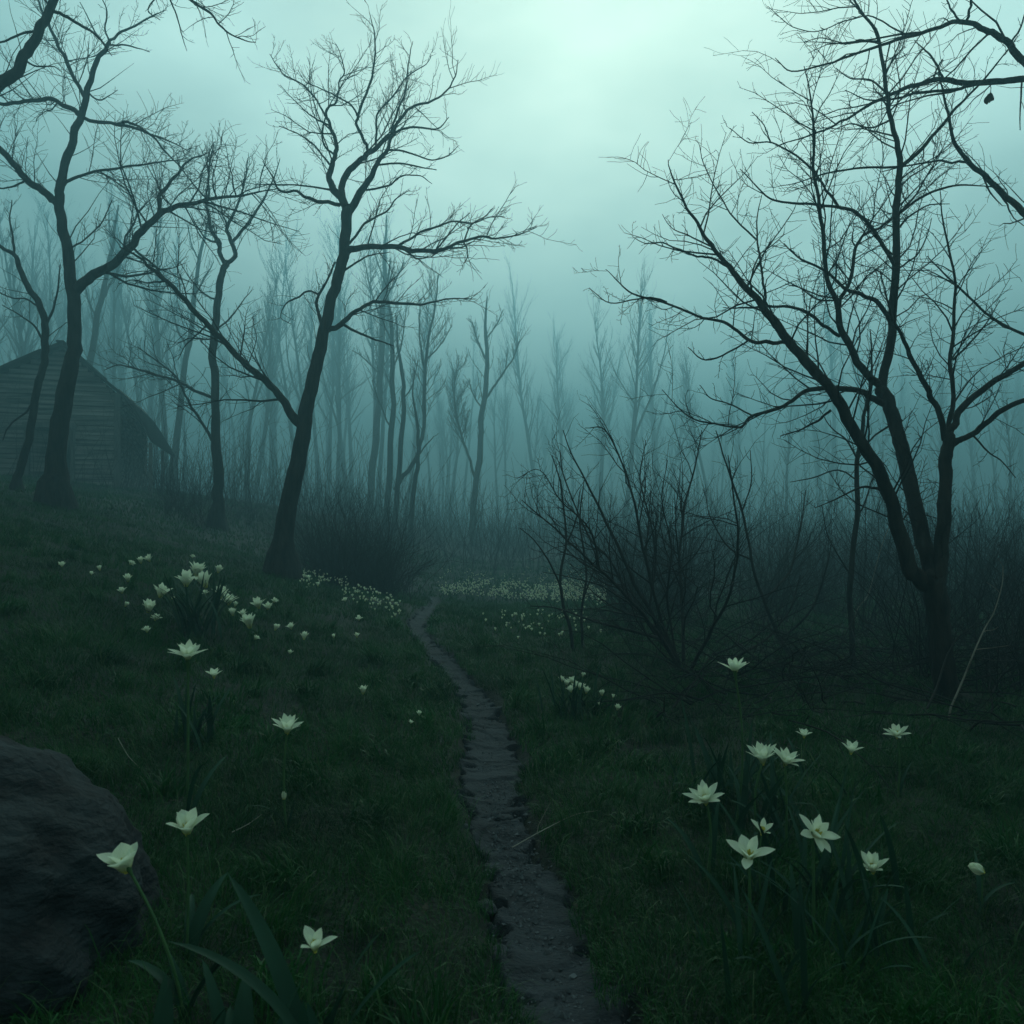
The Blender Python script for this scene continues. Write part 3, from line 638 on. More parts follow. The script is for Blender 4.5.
traced_tree(TH, 6.0, 81, 'arching_thicket', 'wide tangled thicket of arching bare wands right of the path', 'shrub', dens=6.0, Lf=.42, twig=.0026, minr=.001, up=.03, flare=False, flatten=.8, t0=.1)
traced_tree([[(575,668,4.5),(568,620,4),(560,585,3.4),(566,540,2.8),(562,490,2),(552,455,1)],[(562,590,2.4),(548,560,2),(534,540,1.4),(520,528,.8)],[(566,545,2),(576,520,1.6),(580,490,1)]],
 6.8, 82, 'bare_shrub', 'thin two-stemmed bare shrub at the left edge of the arching thicket', 'shrub', dens=4.5, Lf=.35, twig=.003, minr=.0012, flare=False)
traced_tree([[(585,668,3.6),(582,620,3.2),(586,570,2.6),(580,520,2),(584,480,1)],[(583,600,1.8),(592,575,1.5),(600,550,.8)]],
 7.0, 83, 'bare_shrub', 'single thin upright wand beside the left edge of the arching thicket', 'shrub', dens=4, Lf=.3, twig=.003, minr=.0012, flare=False)
traced_tree([[(800,672,5),(782,640,4.4),(764,600,4),(752,560,3.4),(742,510,2.8),(728,470,2.2),(716,430,1.2)],[(764,600,3),(790,570,2.6),(800,530,2),(806,490,1)],[(752,560,2.4),(730,548,2),(712,520,1.4),(704,490,.8)],[(780,640,3),(812,610,2.4),(826,570,1.8),(832,540,.9)],[(742,512,1.8),(752,480,1.5),(750,450,.9)]],
 6.9, 84, 'bare_shrub', 'bare shrub of long curved dark stems between the thicket and the sapling', 'shrub', dens=5, Lf=.38, twig=.003, minr=.0012, flare=False, flatten=.7)
ps = on_ground(947, 716)
sticks = Tubes(); P = catmull(np.array([at(947, 716, 4.6) * [1, 1, 1], at(962, 682, 4.65), at(975, 650, 4.7), at(985, 628, 4.75), at(994, 612, 4.8), at(1002, 585, 4.85), at(1003, 566, 4.9)]), 4)
P[0][2] = gz(P[0][0], P[0][1]) - .02
sticks.add(P, np.linspace(.0065, .002, len(P)), 6); sprout(sticks, P, np.linspace(.006, .002, len(P)), rs(3), 1, 5, .2, .3)
o = link('leaning_stick', sticks.mesh('leaning_stick'), M['dry']); tag(o, 'pale thin stick leaning beside the base of the spreading tree', 'stick')
for (a, b, c, e2, lab) in (((868, 610), (880, 575), (892, 545), 4.9, 'pale thin curved stem rising just left of the spreading tree trunk'),):
    st = Tubes(); P = catmull(np.array([at(852, 640, 8.2), at(856, 612, 8.2), at(868, 595, 8.25), at(875, 570, 8.3), at(882, 545, 8.35), at(890, 524, 8.4)]), 4); P[0][2] = gz(P[0][0], P[0][1]) - .02
    st.add(P, np.linspace(.006, .003, len(P)), 5); o = link('leaning_stick', st.mesh('leaning_stick'), M['dry']); tag(o, lab, 'stick')

rng = rs(17)
def shrub_row(n, ur, dr, sr, label, group, name='bare_shrub'):
    for k in range(n):
        d = rng.uniform(*dr); u = rng.uniform(*ur); x = (u - 512) / FPX * d
        place(name, sh[rng.randint(5)], x, d, rng.uniform(*sr), label, 'shrub', group, rng=rng)
shrub_row(40, (306, 402), (12, 17), (.6, 1.0), 'dark bare brush massed at the foot of the leaning tree', 'brush right of the leaning tree')
shrub_row(16, (150, 300), (16, 22), (.5, .8), 'dark bare brush behind the flowery slope, right of the cabin', 'brush between cabin and leaning tree')
shrub_row(34, (600, 1080), (7.2, 12), (.6, 1.05), 'tangled bare brush behind the spreading tree', 'brush behind the spreading tree')
shrub_row(80, (600, 1150), (12, 22), (.7, 1.15), 'dark bare brush filling the ground far behind the spreading tree', 'brush on the right in the mist')
shrub_row(12, (860, 1120), (5.4, 7), (.4, .7), 'low bare brush around the foot of the spreading tree', 'brush round the spreading tree')
shrub_row(40, (330, 760), (24, 42), (.8, 1.3), 'misty bare brush beyond the flower drift', 'brush beyond the flower drift')
# low crossing deadwood under the thicket
dw = Tubes(); r2 = rs(5)
for k in range(330):
    d = r2.uniform(4.3, 7.6); u = r2.uniform(650, 1060); x = (u - 512) / FPX * d; z = gz(x, d)
    az = r2.uniform(0, 6.28); L = r2.uniform(.4, 1.5); P = wander(np.array((x, d, z + r2.uniform(-.01, .12))), unit(np.array((math.cos(az), math.sin(az), r2.uniform(-.1, .45)))), L, 7, r2, .14, -.02)
    for p in P: p[2] = max(p[2], gz(p[0], p[1]) - .01)
    RR = np.linspace(r2.uniform(.003, .008), .0012, 8); dw.add(P, RR, 4); sprout(dw, P, RR, r2, 1, 4, .35, .1, up=.03, minr=.001, twig=.002)
o = link('deadwood_tangle', dw.mesh('deadwood_tangle'), M['twig']); tag(o, 'low tangle of dead crossing branches beneath the thicket', 'deadwood', kind='stuff')
# undergrowth far off: reads as one mass
ug = Tubes(); r2 = rs(6)
for k in range(5200):
    d = 22 + 75 * r2.rand() ** 1.3; u = r2.uniform(-120, 1150); x = (u - 512) / FPX * d
    P = wander(np.array((x, d, gz(x, d) - .05)), unit(np.array((r2.normal(0, .22), r2.normal(0, .22), 1))), r2.uniform(.8, 3.6), 4, r2, .10, .02)
    RR = np.linspace(.012, .004, 5) * (d / 40) ** .5; ug.add(P, RR, 3); sprout(ug, P, RR, r2, 1, 1.6, .4, .15, minr=.003, twig=.005)
o = link('undergrowth', ug.mesh('undergrowth'), M['twig']); tag(o, 'far mass of bare undergrowth lost in the fog', 'undergrowth', kind='stuff')

# ------------------------------------------------------------------ cabin
hd = 24.0; hc = at(118, 482, hd); hz0 = gz(hc[0], hc[1]) - .25; ang = R(17)
HB = at(118, 482, hd)[2]
cab = empty('log_cabin', (hc[0], hc[1], HB), ang)
tag(cab, 'weathered grey clapboard cabin with a dark gable roof on the left rise', 'cabin')
PXM = hd / FPX
wl = -5.2           # left end of the gable wall
apx = -(118 - 68) * PXM; ah = (482 - 349) * PXM; ch = (482 - 392) * PXM; LEN = 6.0
lw = (-apx + wl)    # left slope
lh = ah - .52 * (apx - wl)
def mesh_from(bm_boxes, name, smooth=False):
    V = []; F = []; n = 0
    for b in bm_boxes:
        V += list(b); F += [[n + i for i in f] for f in ((3, 2, 1, 0), (4, 5, 6, 7), (0, 1, 5, 4), (1, 2, 6, 5), (2, 3, 7, 6), (3, 0, 4, 7))]; n += 8
    return np_mesh(name, np.array(V, float), F, smooth=smooth)
def bx(x0, x1, y0, y1, z0, z1): return [(x0, y0, z0), (x1, y0, z0), (x1, y1, z0), (x0, y1, z0), (x0, y0, z1), (x1, y0, z1), (x1, y1, z1), (x0, y1, z1)]
def roofz(x): return ah + (x - apx) * .52 if x < apx else ah - (x - apx) * (ah - ch) / (0 - apx)
r3 = rs(9)
front = []; bh = .145; z = -.5
doorx0, doorx1, doorh = -2.35, -1.28, 1.55
while z < ah:
    # board's ends follow the roof line
    zt = z + bh
    xl = wl if roofz(wl) > zt else apx - (ah - zt) / .52; xr = 0 if ch > zt else apx + (ah - zt) / ((ah - ch) / -apx)
    if xr - xl > .1:
        segs = [(xl, xr)] if z > doorh else [(xl, doorx0), (doorx1, xr)]
        for a, b in segs:
            cut = [a]; 
            while cut[-1] < b - 1.5: cut.append(cut[-1] + r3.uniform(1.1, 2.4))
            cut[-1] = min(cut[-1], b); cut = [c for c in cut if c < b - .05] + [b]
            for i in range(len(cut) - 1):
                t1, t2 = r3.normal(0, .008), r3.normal(0, .008); x0, x1 = cut[i] + .004, cut[i + 1] - .004
                front.append([(x0, -.045, z + t1), (x1, -.045, z + t2), (x1, 0, z + t2), (x0, 0, z + t1), (x0, -.012, z + bh + t1 - .012), (x1, -.012, z + bh + t2 - .012), (x1, .0, z + bh + t2 - .012), (x0, .0, z + bh + t1 - .012)])
    z += bh
wall = link('front_wall', mesh_from(front, 'front_wall'), M['plank'], cab)
side = []; z = -.5
while z < ch + .1:
    c = 0.0
    while c < LEN:
        e_ = min(LEN, c + r3.uniform(.9, 2.0)); t1, t2 = r3.normal(0, .012), r3.normal(0, .012)
        if r3.rand() > .04:
            side.append([(.0, c + .004, z + t1), (.045, c + .004, z + t1), (.045, e_ - .004, z + t2), (0, e_ - .004, z + t2), (0, c + .004, z + bh + t1 - .012), (.012, c + .004, z + bh + t1 - .012), (.012, e_ - .004, z + bh + t2 - .012), (0, e_ - .004, z + bh + t2 - .012)])
        c = e_
    z += bh
link('side_wall', mesh_from(side, 'side_wall'), M['plank'], cab)
# dark core behind the boards (sheathing), split so the doorway stays open
def prism(poly, y0, y1, name):
    n = len(poly); V = [(x, y0, z) for x, z in poly] + [(x, y1, z) for x, z in poly]
    me = bpy.data.meshes.new(name); F = [list(range(n))[::-1] if False else list(range(n)), list(range(n, 2 * n))[::-1]] + [[i, i + n, (i + 1) % n + n, (i + 1) % n] for i in range(n)]
    me.from_pydata(V, [], F); me.update(); return me
link('sheathing', prism([(wl, -.6), (doorx0, -.6), (doorx0, doorh), (doorx1, doorh), (doorx1, -.6), (-.01, -.6), (-.01, ch - .06), (apx, ah - .06), (wl, roofz(wl) - .06)], .003, .12, 'sheathing'), M['dark'], cab)
link('inner_walls', mesh_from([bx(-.12, -.003, .13, LEN, -.6, ch - .08), bx(wl, wl + .12, .13, LEN, -.6, roofz(wl) - .08), bx(wl + .13, -.13, LEN - .12, LEN, -.6, ch - .1)], 'inner_walls'), M['dark'], cab)
dr = empty('doorway', (0, 0, 0)); dr.parent = cab
link('frame', mesh_from([bx(doorx0 - .12, doorx0, -.09, .0, -.5, doorh + .02), bx(doorx1, doorx1 + .13, -.09, .0, -.5, doorh + .02), bx(doorx0 - .16, doorx1 + .17, -.10, .0, doorh + .02, doorh + .17)], 'frame'), M['trim'], dr)
dl = mesh_from([[(.0 + i * .19, 0, 0), (.18 + i * .19, 0, 0), (.18 + i * .19, .035, 0), (i * .19, .035, 0), (i * .19, 0, 1.95), (.18 + i * .19, 0, 1.95), (.18 + i * .19, .035, 1.95), (i * .19, .035, 1.95)] for i in range(5)], 'door_leaf')
o = link('door_leaf', dl, M['plank'], dr, (doorx0 + .03, .02, -.45)); o.rotation_euler = (0, 0, R(38))
# leaning pale boards in the doorway
o = link('loose_board', mesh_from([bx(-.04, .04, -.02, .02, 0, 1.9)], 'loose_board'), M['trim'], cab, (doorx1 - .30, -.12, -.4)); o.rotation_euler = (0, R(9), 0)
link('corner_board', mesh_from([bx(-.10, .055, -.075, -.047, -.5, ch - .02), bx(.048, .075, -.045, .10, -.5, ch - .02)], 'corner_board'), M['trim'], cab)
# roof: left slope, right slope breaking into a steep lean-to
def roof_strip(prof, y0, y1, th, name):
    n = len(prof); V = []; F = []
    nrm_ = []
    ny_ = 24
    for j in range(ny_ + 1):
        y = y0 + (y1 - y0) * j / ny_
        for i, (x, z) in enumerate(prof): V.append((x + r3.normal(0, .004), y, z + r3.normal(0, .008)))
        for i, (x, z) in enumerate(prof): V.append((x, y, z - th))
    m2 = 2 * n
    for j in range(ny_):
        o_ = j * m2
        for i in range(n - 1):
            F.append((o_ + i, o_ + i + 1, o_ + m2 + i + 1, o_ + m2 + i)); F.append((o_ + n + i + 1, o_ + n + i, o_ + m2 + n + i, o_ + m2 + n + i + 1))
        F.append((o_ + n - 1, o_ + 2 * n - 1, o_ + m2 + 2 * n - 1, o_ + m2 + n - 1)); F.append((o_ + n, o_, o_ + m2, o_ + m2 + n))
    for i in range(n - 1):
        F.append((i + 1, i, n + i, n + i + 1)); b = ny_ * m2; F.append((b + i, b + i + 1, b + n + i + 1, b + n + i))
    return np_mesh(name, np.array(V), F, smooth=False)
prof = [(x, roofz(x) + .07) for x in np.linspace(wl - .3, apx, 14)] + [(x, roofz(x) + .07) for x in np.linspace(apx + .12, .1, 7)] + [(.1 + t * .86, ch + .0 - (t ** 1.12) * 1.42) for t in np.linspace(.14, 1, 8)]
rf = link('roof', roof_strip(prof, -.35, LEN + .2, .09, 'roof'), M['roof'], cab)
ridge = link('ridge_cap', mesh_from([bx(apx - .10, apx + .10, -.37, LEN + .22, ah + .055, ah + .10)], 'ridge_cap'), M['roof'], rf)
for yy in (0, 2.95, 5.75): link('porch_post', mesh_from([bx(.84, .94, yy - .05, yy + .05, -.9, ch - 1.50)], 'porch_post'), M['trim'], cab)
sb = []
for i in range(9):
    sb.append([(.13 + i * .07, .25 + i * .1, -.45), (.17 + i * .07, .25 + i * .1, -.45), (.17 + i * .07, .29 + i * .1, -.45), (.13 + i * .07, .29 + i * .1, -.45), (.36 + i * .06, .25 + i * .1, .9 - i * .08), (.40 + i * .06, .25 + i * .1, .9 - i * .08), (.40 + i * .06, .29 + i * .1, .9 - i * .08), (.36 + i * .06, .29 + i * .1, .9 - i * .08)])
o = link('board_pile', mesh_from(sb, 'board_pile'), M['trim'], None); o.location = (hc[0], hc[1], HB); o.rotation_euler = (0, 0, ang)
tag(o, 'slanting old boards leaning under the lean-to roof beside the cabin corner', 'boards')

# ------------------------------------------------------------------ rocks
def rock_mesh(seed, sub=5, size=(1, 1, 1), rough=.16, flat=0):
    import bmesh
    from mathutils import noise
    bm = bmesh.new(); bmesh.ops.create_icosphere(bm, subdivisions=sub, radius=1)
    off = Vector((seed * 3.1, seed * 1.7, 0))
    for v in bm.verts:
        p = v.co.copy(); n = 0; a = 1; f = 1.1
        for k in range(8): n += a * noise.noise(p * f + off); a *= .56; f *= 2.1
        r_ = abs(noise.noise(p * 2.3 + off * 2)); 
        q = p * (1 + rough * n - rough * .5 * r_)
        v.co = Vector((q.x * size[0], q.y * size[1], q.z * size[2]))
    me = bpy.data.meshes.new('rock'); bm.to_mesh(me); bm.free()
    for p in me.polygons: p.use_smooth = True
    return me
o = link('boulder', rock_mesh(4, 6, (.80, .62, .585), .14), M['rock'], None, (-1.66, 2.06, .04)); o.rotation_euler = (0, R(8), R(-14))
tag(o, 'large dark rounded boulder filling the lower left corner', 'boulder')
for (u, v, s_, lab) in ((487, 899, .040, 'smooth oblong stone sticking out of the left edge of the path'), (462, 822, .045, 'grey stone in the bare gap left of the path bend'), (504, 812, .035, 'dark stone at the path bend'),
                        (548, 968, .022, 'small stone on the right side of the near path'), (500, 947, .03, 'small rough stone low on the left edge of the path')):
    p = on_ground(u, v); o = link('stone', rock_mesh(u, 4, (s_, s_ * .7, s_ * .45), .2), M['pebble'], None, (p[0], p[1], p[2] - .03)); o.rotation_euler = (0, 0, (u % 7) * .5); tag(o, lab, 'stone')
# grit on the path
r4 = rs(31); V = []; F3 = []; n = 0
octv = np.array([(1, 0, 0), (-1, 0, 0), (0, 1, 0), (0, -1, 0), (0, 0, 1), (0, 0, -1)], float); octf = [(0, 2, 4), (2, 1, 4), (1, 3, 4), (3, 0, 4), (2, 0, 5), (1, 2, 5), (3, 1, 5), (0, 3, 5)]
for k in range(2600):
    i = r4.randint(len(PATH) - 40) if r4.rand() > .6 else r4.randint(0, 70); t = r4.rand(); c = PATH[i] * (1 - t) + PATH[i + 1] * t
    x = c[0] + r4.normal(0, .55) * c[2]; y = c[1]
    if y < 1.3 or y > 9: continue
    s_ = r4.uniform(.0015, .006) * (1 + (r4.rand() > .97) * 1.4)
    v = octv * s_ * r4.uniform(.6, 1.3, 3); v = v + r4.normal(0, s_ * .2, v.shape); v[:, 0] += x; v[:, 1] += y; v[:, 2] += gz(x, y) - .030
    V.append(v); F3 += [(a + n, b + n, c_ + n) for a, b, c_ in octf]; n += 6
o = link('gravel', np_mesh('gravel', np.concatenate(V), None, F3, smooth=False), M['grit']); tag(o, 'fine grit and pebbles scattered over the path', 'gravel', kind='stuff')

# ------------------------------------------------------------------ grass
def blades(n, xs, ys, hmin, hmax, wid, seed, segs=3, lean=1.0, dryp=.04):
    r = rs(seed); n = len(xs); z = base_h(xs, ys)
    h = r.uniform(hmin, hmax, n) * (.55 + 1.1 * np.clip(vnoise(xs / .22, ys / .22, seed) * .6 + vnoise(xs / .9, ys / .9, seed + 1) * .6, 0, 1.2))
    az = 6.283 * (vnoise(xs / .25, ys / .25, seed + 5) * 1.6 + r.normal(0, .16, n)); bend = r.uniform(.7, 2.5, n) * lean
    w = wid * r.uniform(.6, 1.3, n)
    dx, dy = np.cos(az), np.sin(az); rot = r.uniform(0, 6.283, n); px, py = np.cos(rot), np.sin(rot)
    V = []
    for k in range(segs + 1):
        t = k / segs; a = bend * t; out = h * (1 - np.cos(a)) / np.maximum(bend, .2) ; upz = h * np.sin(a) / np.maximum(bend, .2)
        X = xs + dx * out; Y = ys + dy * out; Z = z - .008 + upz
        if k < segs:
            ww = w * (1 - t * .75); V.append(np.stack([X - px * ww, Y - py * ww, Z], -1)); V.append(np.stack([X + px * ww, Y + py * ww, Z], -1))
        else: V.append(np.stack([X, Y, Z], -1))
    V = np.stack(V, 1); m = V.shape[1]
    base = (np.arange(n) * m)[:, None]
    F4 = np.concatenate([base + np.array([2 * k, 2 * k + 1, 2 * k + 3, 2 * k + 2]) for k in range(segs - 1)]) if segs > 1 else None
    F3 = base + np.array([2 * segs - 2, 2 * segs - 1, 2 * segs])
    q_ = r.rand(n); dry = np.repeat((q_ < dryp) * r.uniform(.4, 1, n) + (q_ > .82) * r.uniform(.05, .35, n), m)
    return V.reshape(-1, 3), F4, F3, dry
def wedge(n, d0, d1, seed, u0=-110, u1=1134, power=1.0):
    r = rs(seed); y = (d0 ** power + (d1 ** power - d0 ** power) * r.rand(n)) ** (1 / power); u = r.uniform(u0, u1, n); return (u - 512) / FPX * y, y
Vs = []; F4s = []; F3s = []; Ds = []; nn = 0
sets = [(120000, .95, 3.4, .035, .085, .0011, 3, 1.25, .03), (150000, 3.4, 7.5, .04, .09, .0019, 3, 1.1, .025), (110000, 7.5, 14, .05, .10, .0040, 2, 1.0, .03), (70000, 14, 30, .06, .13, .010, 2, .9, .02)]
for i, (n, d0, d1, h0, h1, w, sg, ln, dp) in enumerate(sets):
    x, y = wedge(n, d0, d1, 400 + i, power=1.6)
    pdv = path_dist(x, y) + .9 * fbm(x / .10, y / .10, 13, 2) + 1.5 * fbm(x / .38, y / .38, 14, 2)
    bald = fbm(x / .8, y / .8, 41, 3)                    # worn, mossy and littered gaps
    rr = rs(500 + i).rand(len(x))
    k = (pdv > 1.0) & ((bald > -.22) | (rr < .45)) & ~((((x + 1.66) / .66) ** 2 + ((y - 2.06) / .45) ** 2) < 1)
    x, y = x[k], y[k]
    V, F4, F3, D = blades(0, x, y, h0, h1, w, 600 + i, sg, ln, dp)
    Vs.append(V); F4s.append(F4 + nn); F3s.append(F3 + nn); Ds.append(D); nn += len(V)
# longer tussock blades: tight clumps
r5 = rs(71)
for (cnt, d0, d1, hh, ww) in ((230, 1.2, 4.2, .16, .0016), (300, 4.2, 10, .17, .003), (110, 1.1, 4.5, .13, .0042), (90, 4.5, 9, .14, .006)):
    X, Y = wedge(cnt, d0, d1, int(hh * 1000), power=1.5)
    k = path_dist(X, Y) > 1.5; X, Y = X[k], Y[k]
    xs = np.repeat(X, 60) + r5.normal(0, .035, len(X) * 60); ys = np.repeat(Y, 60) + r5.normal(0, .035, len(X) * 60)
    V, F4, F3, D = blades(0, xs, ys, hh * .5, hh, ww, 801, 3, 1.0, .06)
    Vs.append(V); F4s.append(F4 + nn); F3s.append(F3 + nn); Ds.append(D); nn += len(V)
X, Y = wedge(5200, 1.0, 8, 977, power=1.5); k = path_dist(X, Y) > 1.05; X, Y = X[k], Y[k]
V, F4, F3, D = blades(0, X, Y, .09, .20, .0009, 978, 3, 1.5, 1.0); V = V + np.array((0, 0, .012))
Vs.append(V); F4s.append(F4 + nn); F3s.append(F3 + nn); Ds.append(D); nn += len(V)
g = link('grass', np_mesh('grass', np.concatenate(Vs), np.concatenate(F4s), np.concatenate(F3s), smooth=True, attr={'dry': np.concatenate(Ds)}), M['grass'])
tag(g, 'short matted dark green grass covering the slope and meadow', 'grass', kind='stuff')
# leaf litter
n = 3000; x, y = wedge(n, 1.0, 9, 91, power=1.6); k = (fbm(x / .8, y / .8, 41, 3) < -.05) | (rs(2).rand(n) < .12); k &= path_dist(x, y) > .75; x, y = x[k], y[k]; n = len(x)
r = rs(92); z = base_h(x, y) + .008; a = r.uniform(0, 6.28, n); L = r.uniform(.008, .024, n); tl = r.normal(0, .5, n)
V = []
for (p, q, hh) in ((-1, 0, 0), (0, -.45, .25), (1, 0, .1), (0, .45, .3)):
    V.append(np.stack([x + L * (p * np.cos(a) - q * np.sin(a)), y + L * (p * np.sin(a) + q * np.cos(a)), z + L * (hh + p * tl * .4)], -1))
V = np.stack(V, 1).reshape(-1, 3); b = (np.arange(n) * 4)[:, None]
o = link('leaf_litter', np_mesh('leaf_litter', V, None, np.concatenate([b + np.array([0, 1, 3]), b + np.array([1, 2, 3])]), smooth=False), M['deadleaf']); tag(o, 'dead leaves and litter between the grass', 'leaf litter', kind='stuff')
# long dead stalks lying by the path
def lying(pts, r_, lab, d):
    T = Tubes(); P = []
    for u, v in pts: p = on_ground(u, v); P.append((p[0], p[1], p[2] + .045))
    P = catmull(np.array(P), 6); T.add(P, np.linspace(r_, r_ * .4, len(P)), 5); sprout(T, P, np.linspace(r_, r_ * .4, len(P)), rs(d), 1, 6, .3, .2, up=.0, minr=.0008, twig=.0015)
    o = link('dead_stalk', T.mesh('dead_stalk'), M['dry']); tag(o, lab, 'stalk')
lying([(512, 862), (545, 845), (575, 829), (598, 824)], .0022, 'long bent dead stalk lying on the grass right of the path', 1)
lying([(118, 690 + 60), (128, 768), (140, 780)], .002, 'short pale dead stalk lying behind the boulder', 2)
lying([(232, 848), (248, 838), (262, 830)], .0022, 'short pale dead stalk lying in the grass below the single flower with a bud', 3)

# ------------------------------------------------------------------ flowers
def petal_mesh(L, Wd, open_, curl, tipw=.75, seed=0):
    """one petal, along +x from the receptacle; open_: angle from upright at the base, curl: extra by the tip"""
    r = rs(seed); n, m = 12, 7; V = []; base = []
    x, z = .004, 0; ph = open_ * .35
    xs = [x]; zs = [z]
    for i in range(n):
        t = i / n; ph = open_ * (.35 + .65 * min(1, t * 3)) + curl * t; x += math.sin(ph) * L / n; z += math.cos(ph) * L / n; xs.append(x); zs.append(z)
    for i in range(n + 1):
        t = i / n; w = Wd * .5 * max(.05, (.40 + .60 * math.sin(math.pi * min(1, t * .85))) * (1 - max(0, (t - .55) / .45) ** 2.1) ** .72)
        for j in range(m):
            s_ = (j / (m - 1)) * 2 - 1; cup = (.30 * w) * (s_ * s_) ; ph = open_ + curl * t
            rip = .018 * L * math.sin(9 * s_ + seed) * t * .25
            V.append((xs[i] - cup * math.cos(ph) + rip, s_ * w, zs[i] + cup * math.sin(ph) + .012 * L * math.cos(3 * s_))); base.append(max(0, 1 - t * 3.2) ** 1.5)
    F = [(i * m + j, i * m + j + 1, (i + 1) * m + j + 1, (i + 1) * m + j) for i in range(n) for j in range(m - 1)]
    return np_mesh('petal', V, F, attr={'base': base})
def stamens(L, n=16, seed=0):
    T = Tubes(); r = rs(seed)
    for k in range(n):
        a = k * 2.4; s_ = r.uniform(.1, .45); P = np.array([(0, 0, 0), (math.cos(a) * s_ * L * .4, math.sin(a) * s_ * L * .4, L * .6), (math.cos(a) * s_ * L, math.sin(a) * s_ * L, L)])
        T.add(P, [.0007, .0006, .0014], 4); T.add(np.array([P[2], P[2] + (0, 0, .003)]), [.0014, .0007], 4)
    T.add(np.array([(0, 0, -.004), (0, 0, .004), (0, 0, .010)]), [.004, .004, .002], 8)
    return T.mesh('stamens')
def leaf_mesh(base, az, L, Wd, bend, seed=0):
    n = 12; V = []; r = rs(seed); ph = r.uniform(.08, .3); x = z = 0; tw = r.normal(0, .35)
    for i in range(n + 1):
        t = i / n; w = Wd * .5 * (math.sin(math.pi * min(1, (t * .93 + .07)) ** .8) ** .6 if t < .999 else .02)
        for s_ in (-1, -.5, 0, .5, 1):
            ww = s_ * w; lift = abs(s_) * w * .45; a2 = az + tw * t
            V.append((base[0] + x * math.cos(az) - ww * math.sin(a2) , base[1] + x * math.sin(az) + ww * math.cos(a2), base[2] + z + lift * math.sin(ph)))
        ph += bend / n; x += math.sin(ph) * L / n; z += math.cos(ph) * L / n
    F = [(i * 5 + j, i * 5 + j + 1, i * 5 + j + 6, i * 5 + j + 5) for i in range(n) for j in range(4)]
    return np_mesh('leaf', V, F)
def flower(u, v, d, wpx, label, np_=8, open_=58, tilt=(0, 0), elong=1.0, group='large white flowers', seed=0, lean=(0, 0), leaves=2, bud=None, layers=2, petw=.50, curl=.12, leafL=.26, leafW=.018):
    hp = at(u, v, d); Wm = wpx * d / FPX; r = rs(seed + int(u)); gx_, gy_ = hp[0] + lean[0], hp[1] + lean[1]; g0 = gz(gx_, gy_)
    root = empty('white_flower', (gx_, gy_, g0)); tag(root, label, 'flower', group)
    top = np.array((hp[0] - gx_, hp[1] - gy_, hp[2] - g0)); H = top[2]
    bow = np.array((r.normal(0, .03) * H, 0, 0)); P = catmull(np.array([(0, 0, -.02), top * .3 + bow, top * .65 + bow, top * .97]), 6)
    T = Tubes(); sr = .0031 * max(.6, Wm / .1); T.add(P, np.linspace(sr * 1.3, sr, len(P)), 7); T.add(np.array([P[-2], P[-1], P[-1] + (P[-1] - P[-2]) * .3]), [sr, sr * 2.1, sr * 2.6], 7)
    link('stem', T.mesh('stem'), M['stem'], root)
    oa = R(open_); L = Wm * .5 / max(.45, math.sin(oa + R(curl * 20))) * elong
    bl = empty('bloom', top - np.array((0, 0, L * .30))); bl.parent = root; bl.rotation_euler = (R(tilt[1]), R(tilt[0]), r.uniform(0, 6))
    bl.rotation_mode = 'XYZ'
    E_ = Euler((R(tilt[1]), R(tilt[0]), 0)).to_matrix() @ Euler((0, 0, r.uniform(0, 6))).to_matrix(); bl.rotation_euler = E_.to_euler()
    for k in range(np_):
        lay = k % layers; o_ = oa * ((1.18 - .62 * lay) if layers > 1 else 1) * r.uniform(.88, 1.1)
        o = link('petal', petal_mesh(L * r.uniform(.88, 1.08) * (1 - .08 * lay), L * petw * r.uniform(.85, 1.1), o_, curl * r.uniform(.3, 1.3), .8, seed + k), M['petal'], bl)
        o.rotation_euler = (0, 0, k * 6.283 / np_ + r.normal(0, .09))
    link('stamens', stamens(L * .38, 18, seed), M['stamen'], bl)
    for k in range(leaves):
        az = r.uniform(0, 6.28); link('leaf', leaf_mesh((r.normal(0, .008), r.normal(0, .008), -.01), az, leafL * r.uniform(.7, 1.2) * (.6 + H), leafW * r.uniform(.7, 1.2), r.uniform(.5, 1.4), seed + k), M['leaf'], root)
    if bud:
        bp = at(bud[0], bud[1], d) - np.array((gx_, gy_, g0)); Q = catmull(np.array([P[8], (P[8] + bp) / 2 + np.array((.005, 0, .0)), bp]), 5)
        T = Tubes(); T.add(Q, np.linspace(sr, sr * .8, len(Q)), 6); link('stem', T.mesh('stem'), M['stem'], root)
        b = empty('bud', bp - np.array((0, 0, .008))); b.parent = root
        for k in range(5):
            o = link('petal', petal_mesh(.030, .017, .28, -.5, .8, k), M['petal'], b); o.rotation_euler = (0, 0, k * 1.257)
    return root
GR = 'large white flowers on the right'
flower(735, 668, 3.0, 32, 'tallest white flower on the right, open cup on a long stem below the thicket', 14, 50, (0, -8), group=GR, seed=1, petw=.32, leafL=.34)
flower(763, 757, 2.75, 32, 'left one of two touching white flowers at mid height on the right', 13, 42, (-6, 4), group=GR, seed=2, petw=.34)
flower(785, 759, 2.7, 34, 'right one of two touching white flowers, with petals drooping to the right', 12, 54, (14, 10), group=GR, seed=3, petw=.34)
flower(804, 734, 3.5, 16, 'very small white flower above and right of the touching pair', 8, 50, (0, 0), group=GR, seed=4)
flower(851, 749, 3.2, 21, 'small ragged white flower midway between the touching pair and the rightmost open bloom', 11, 44, (4, 5), group=GR, seed=5, petw=.36)
flower(897, 733, 3.3, 25, 'white flower with petals swept left, highest at the right below the tree trunk', 12, 52, (-10, 12), group=GR, seed=6, petw=.34)
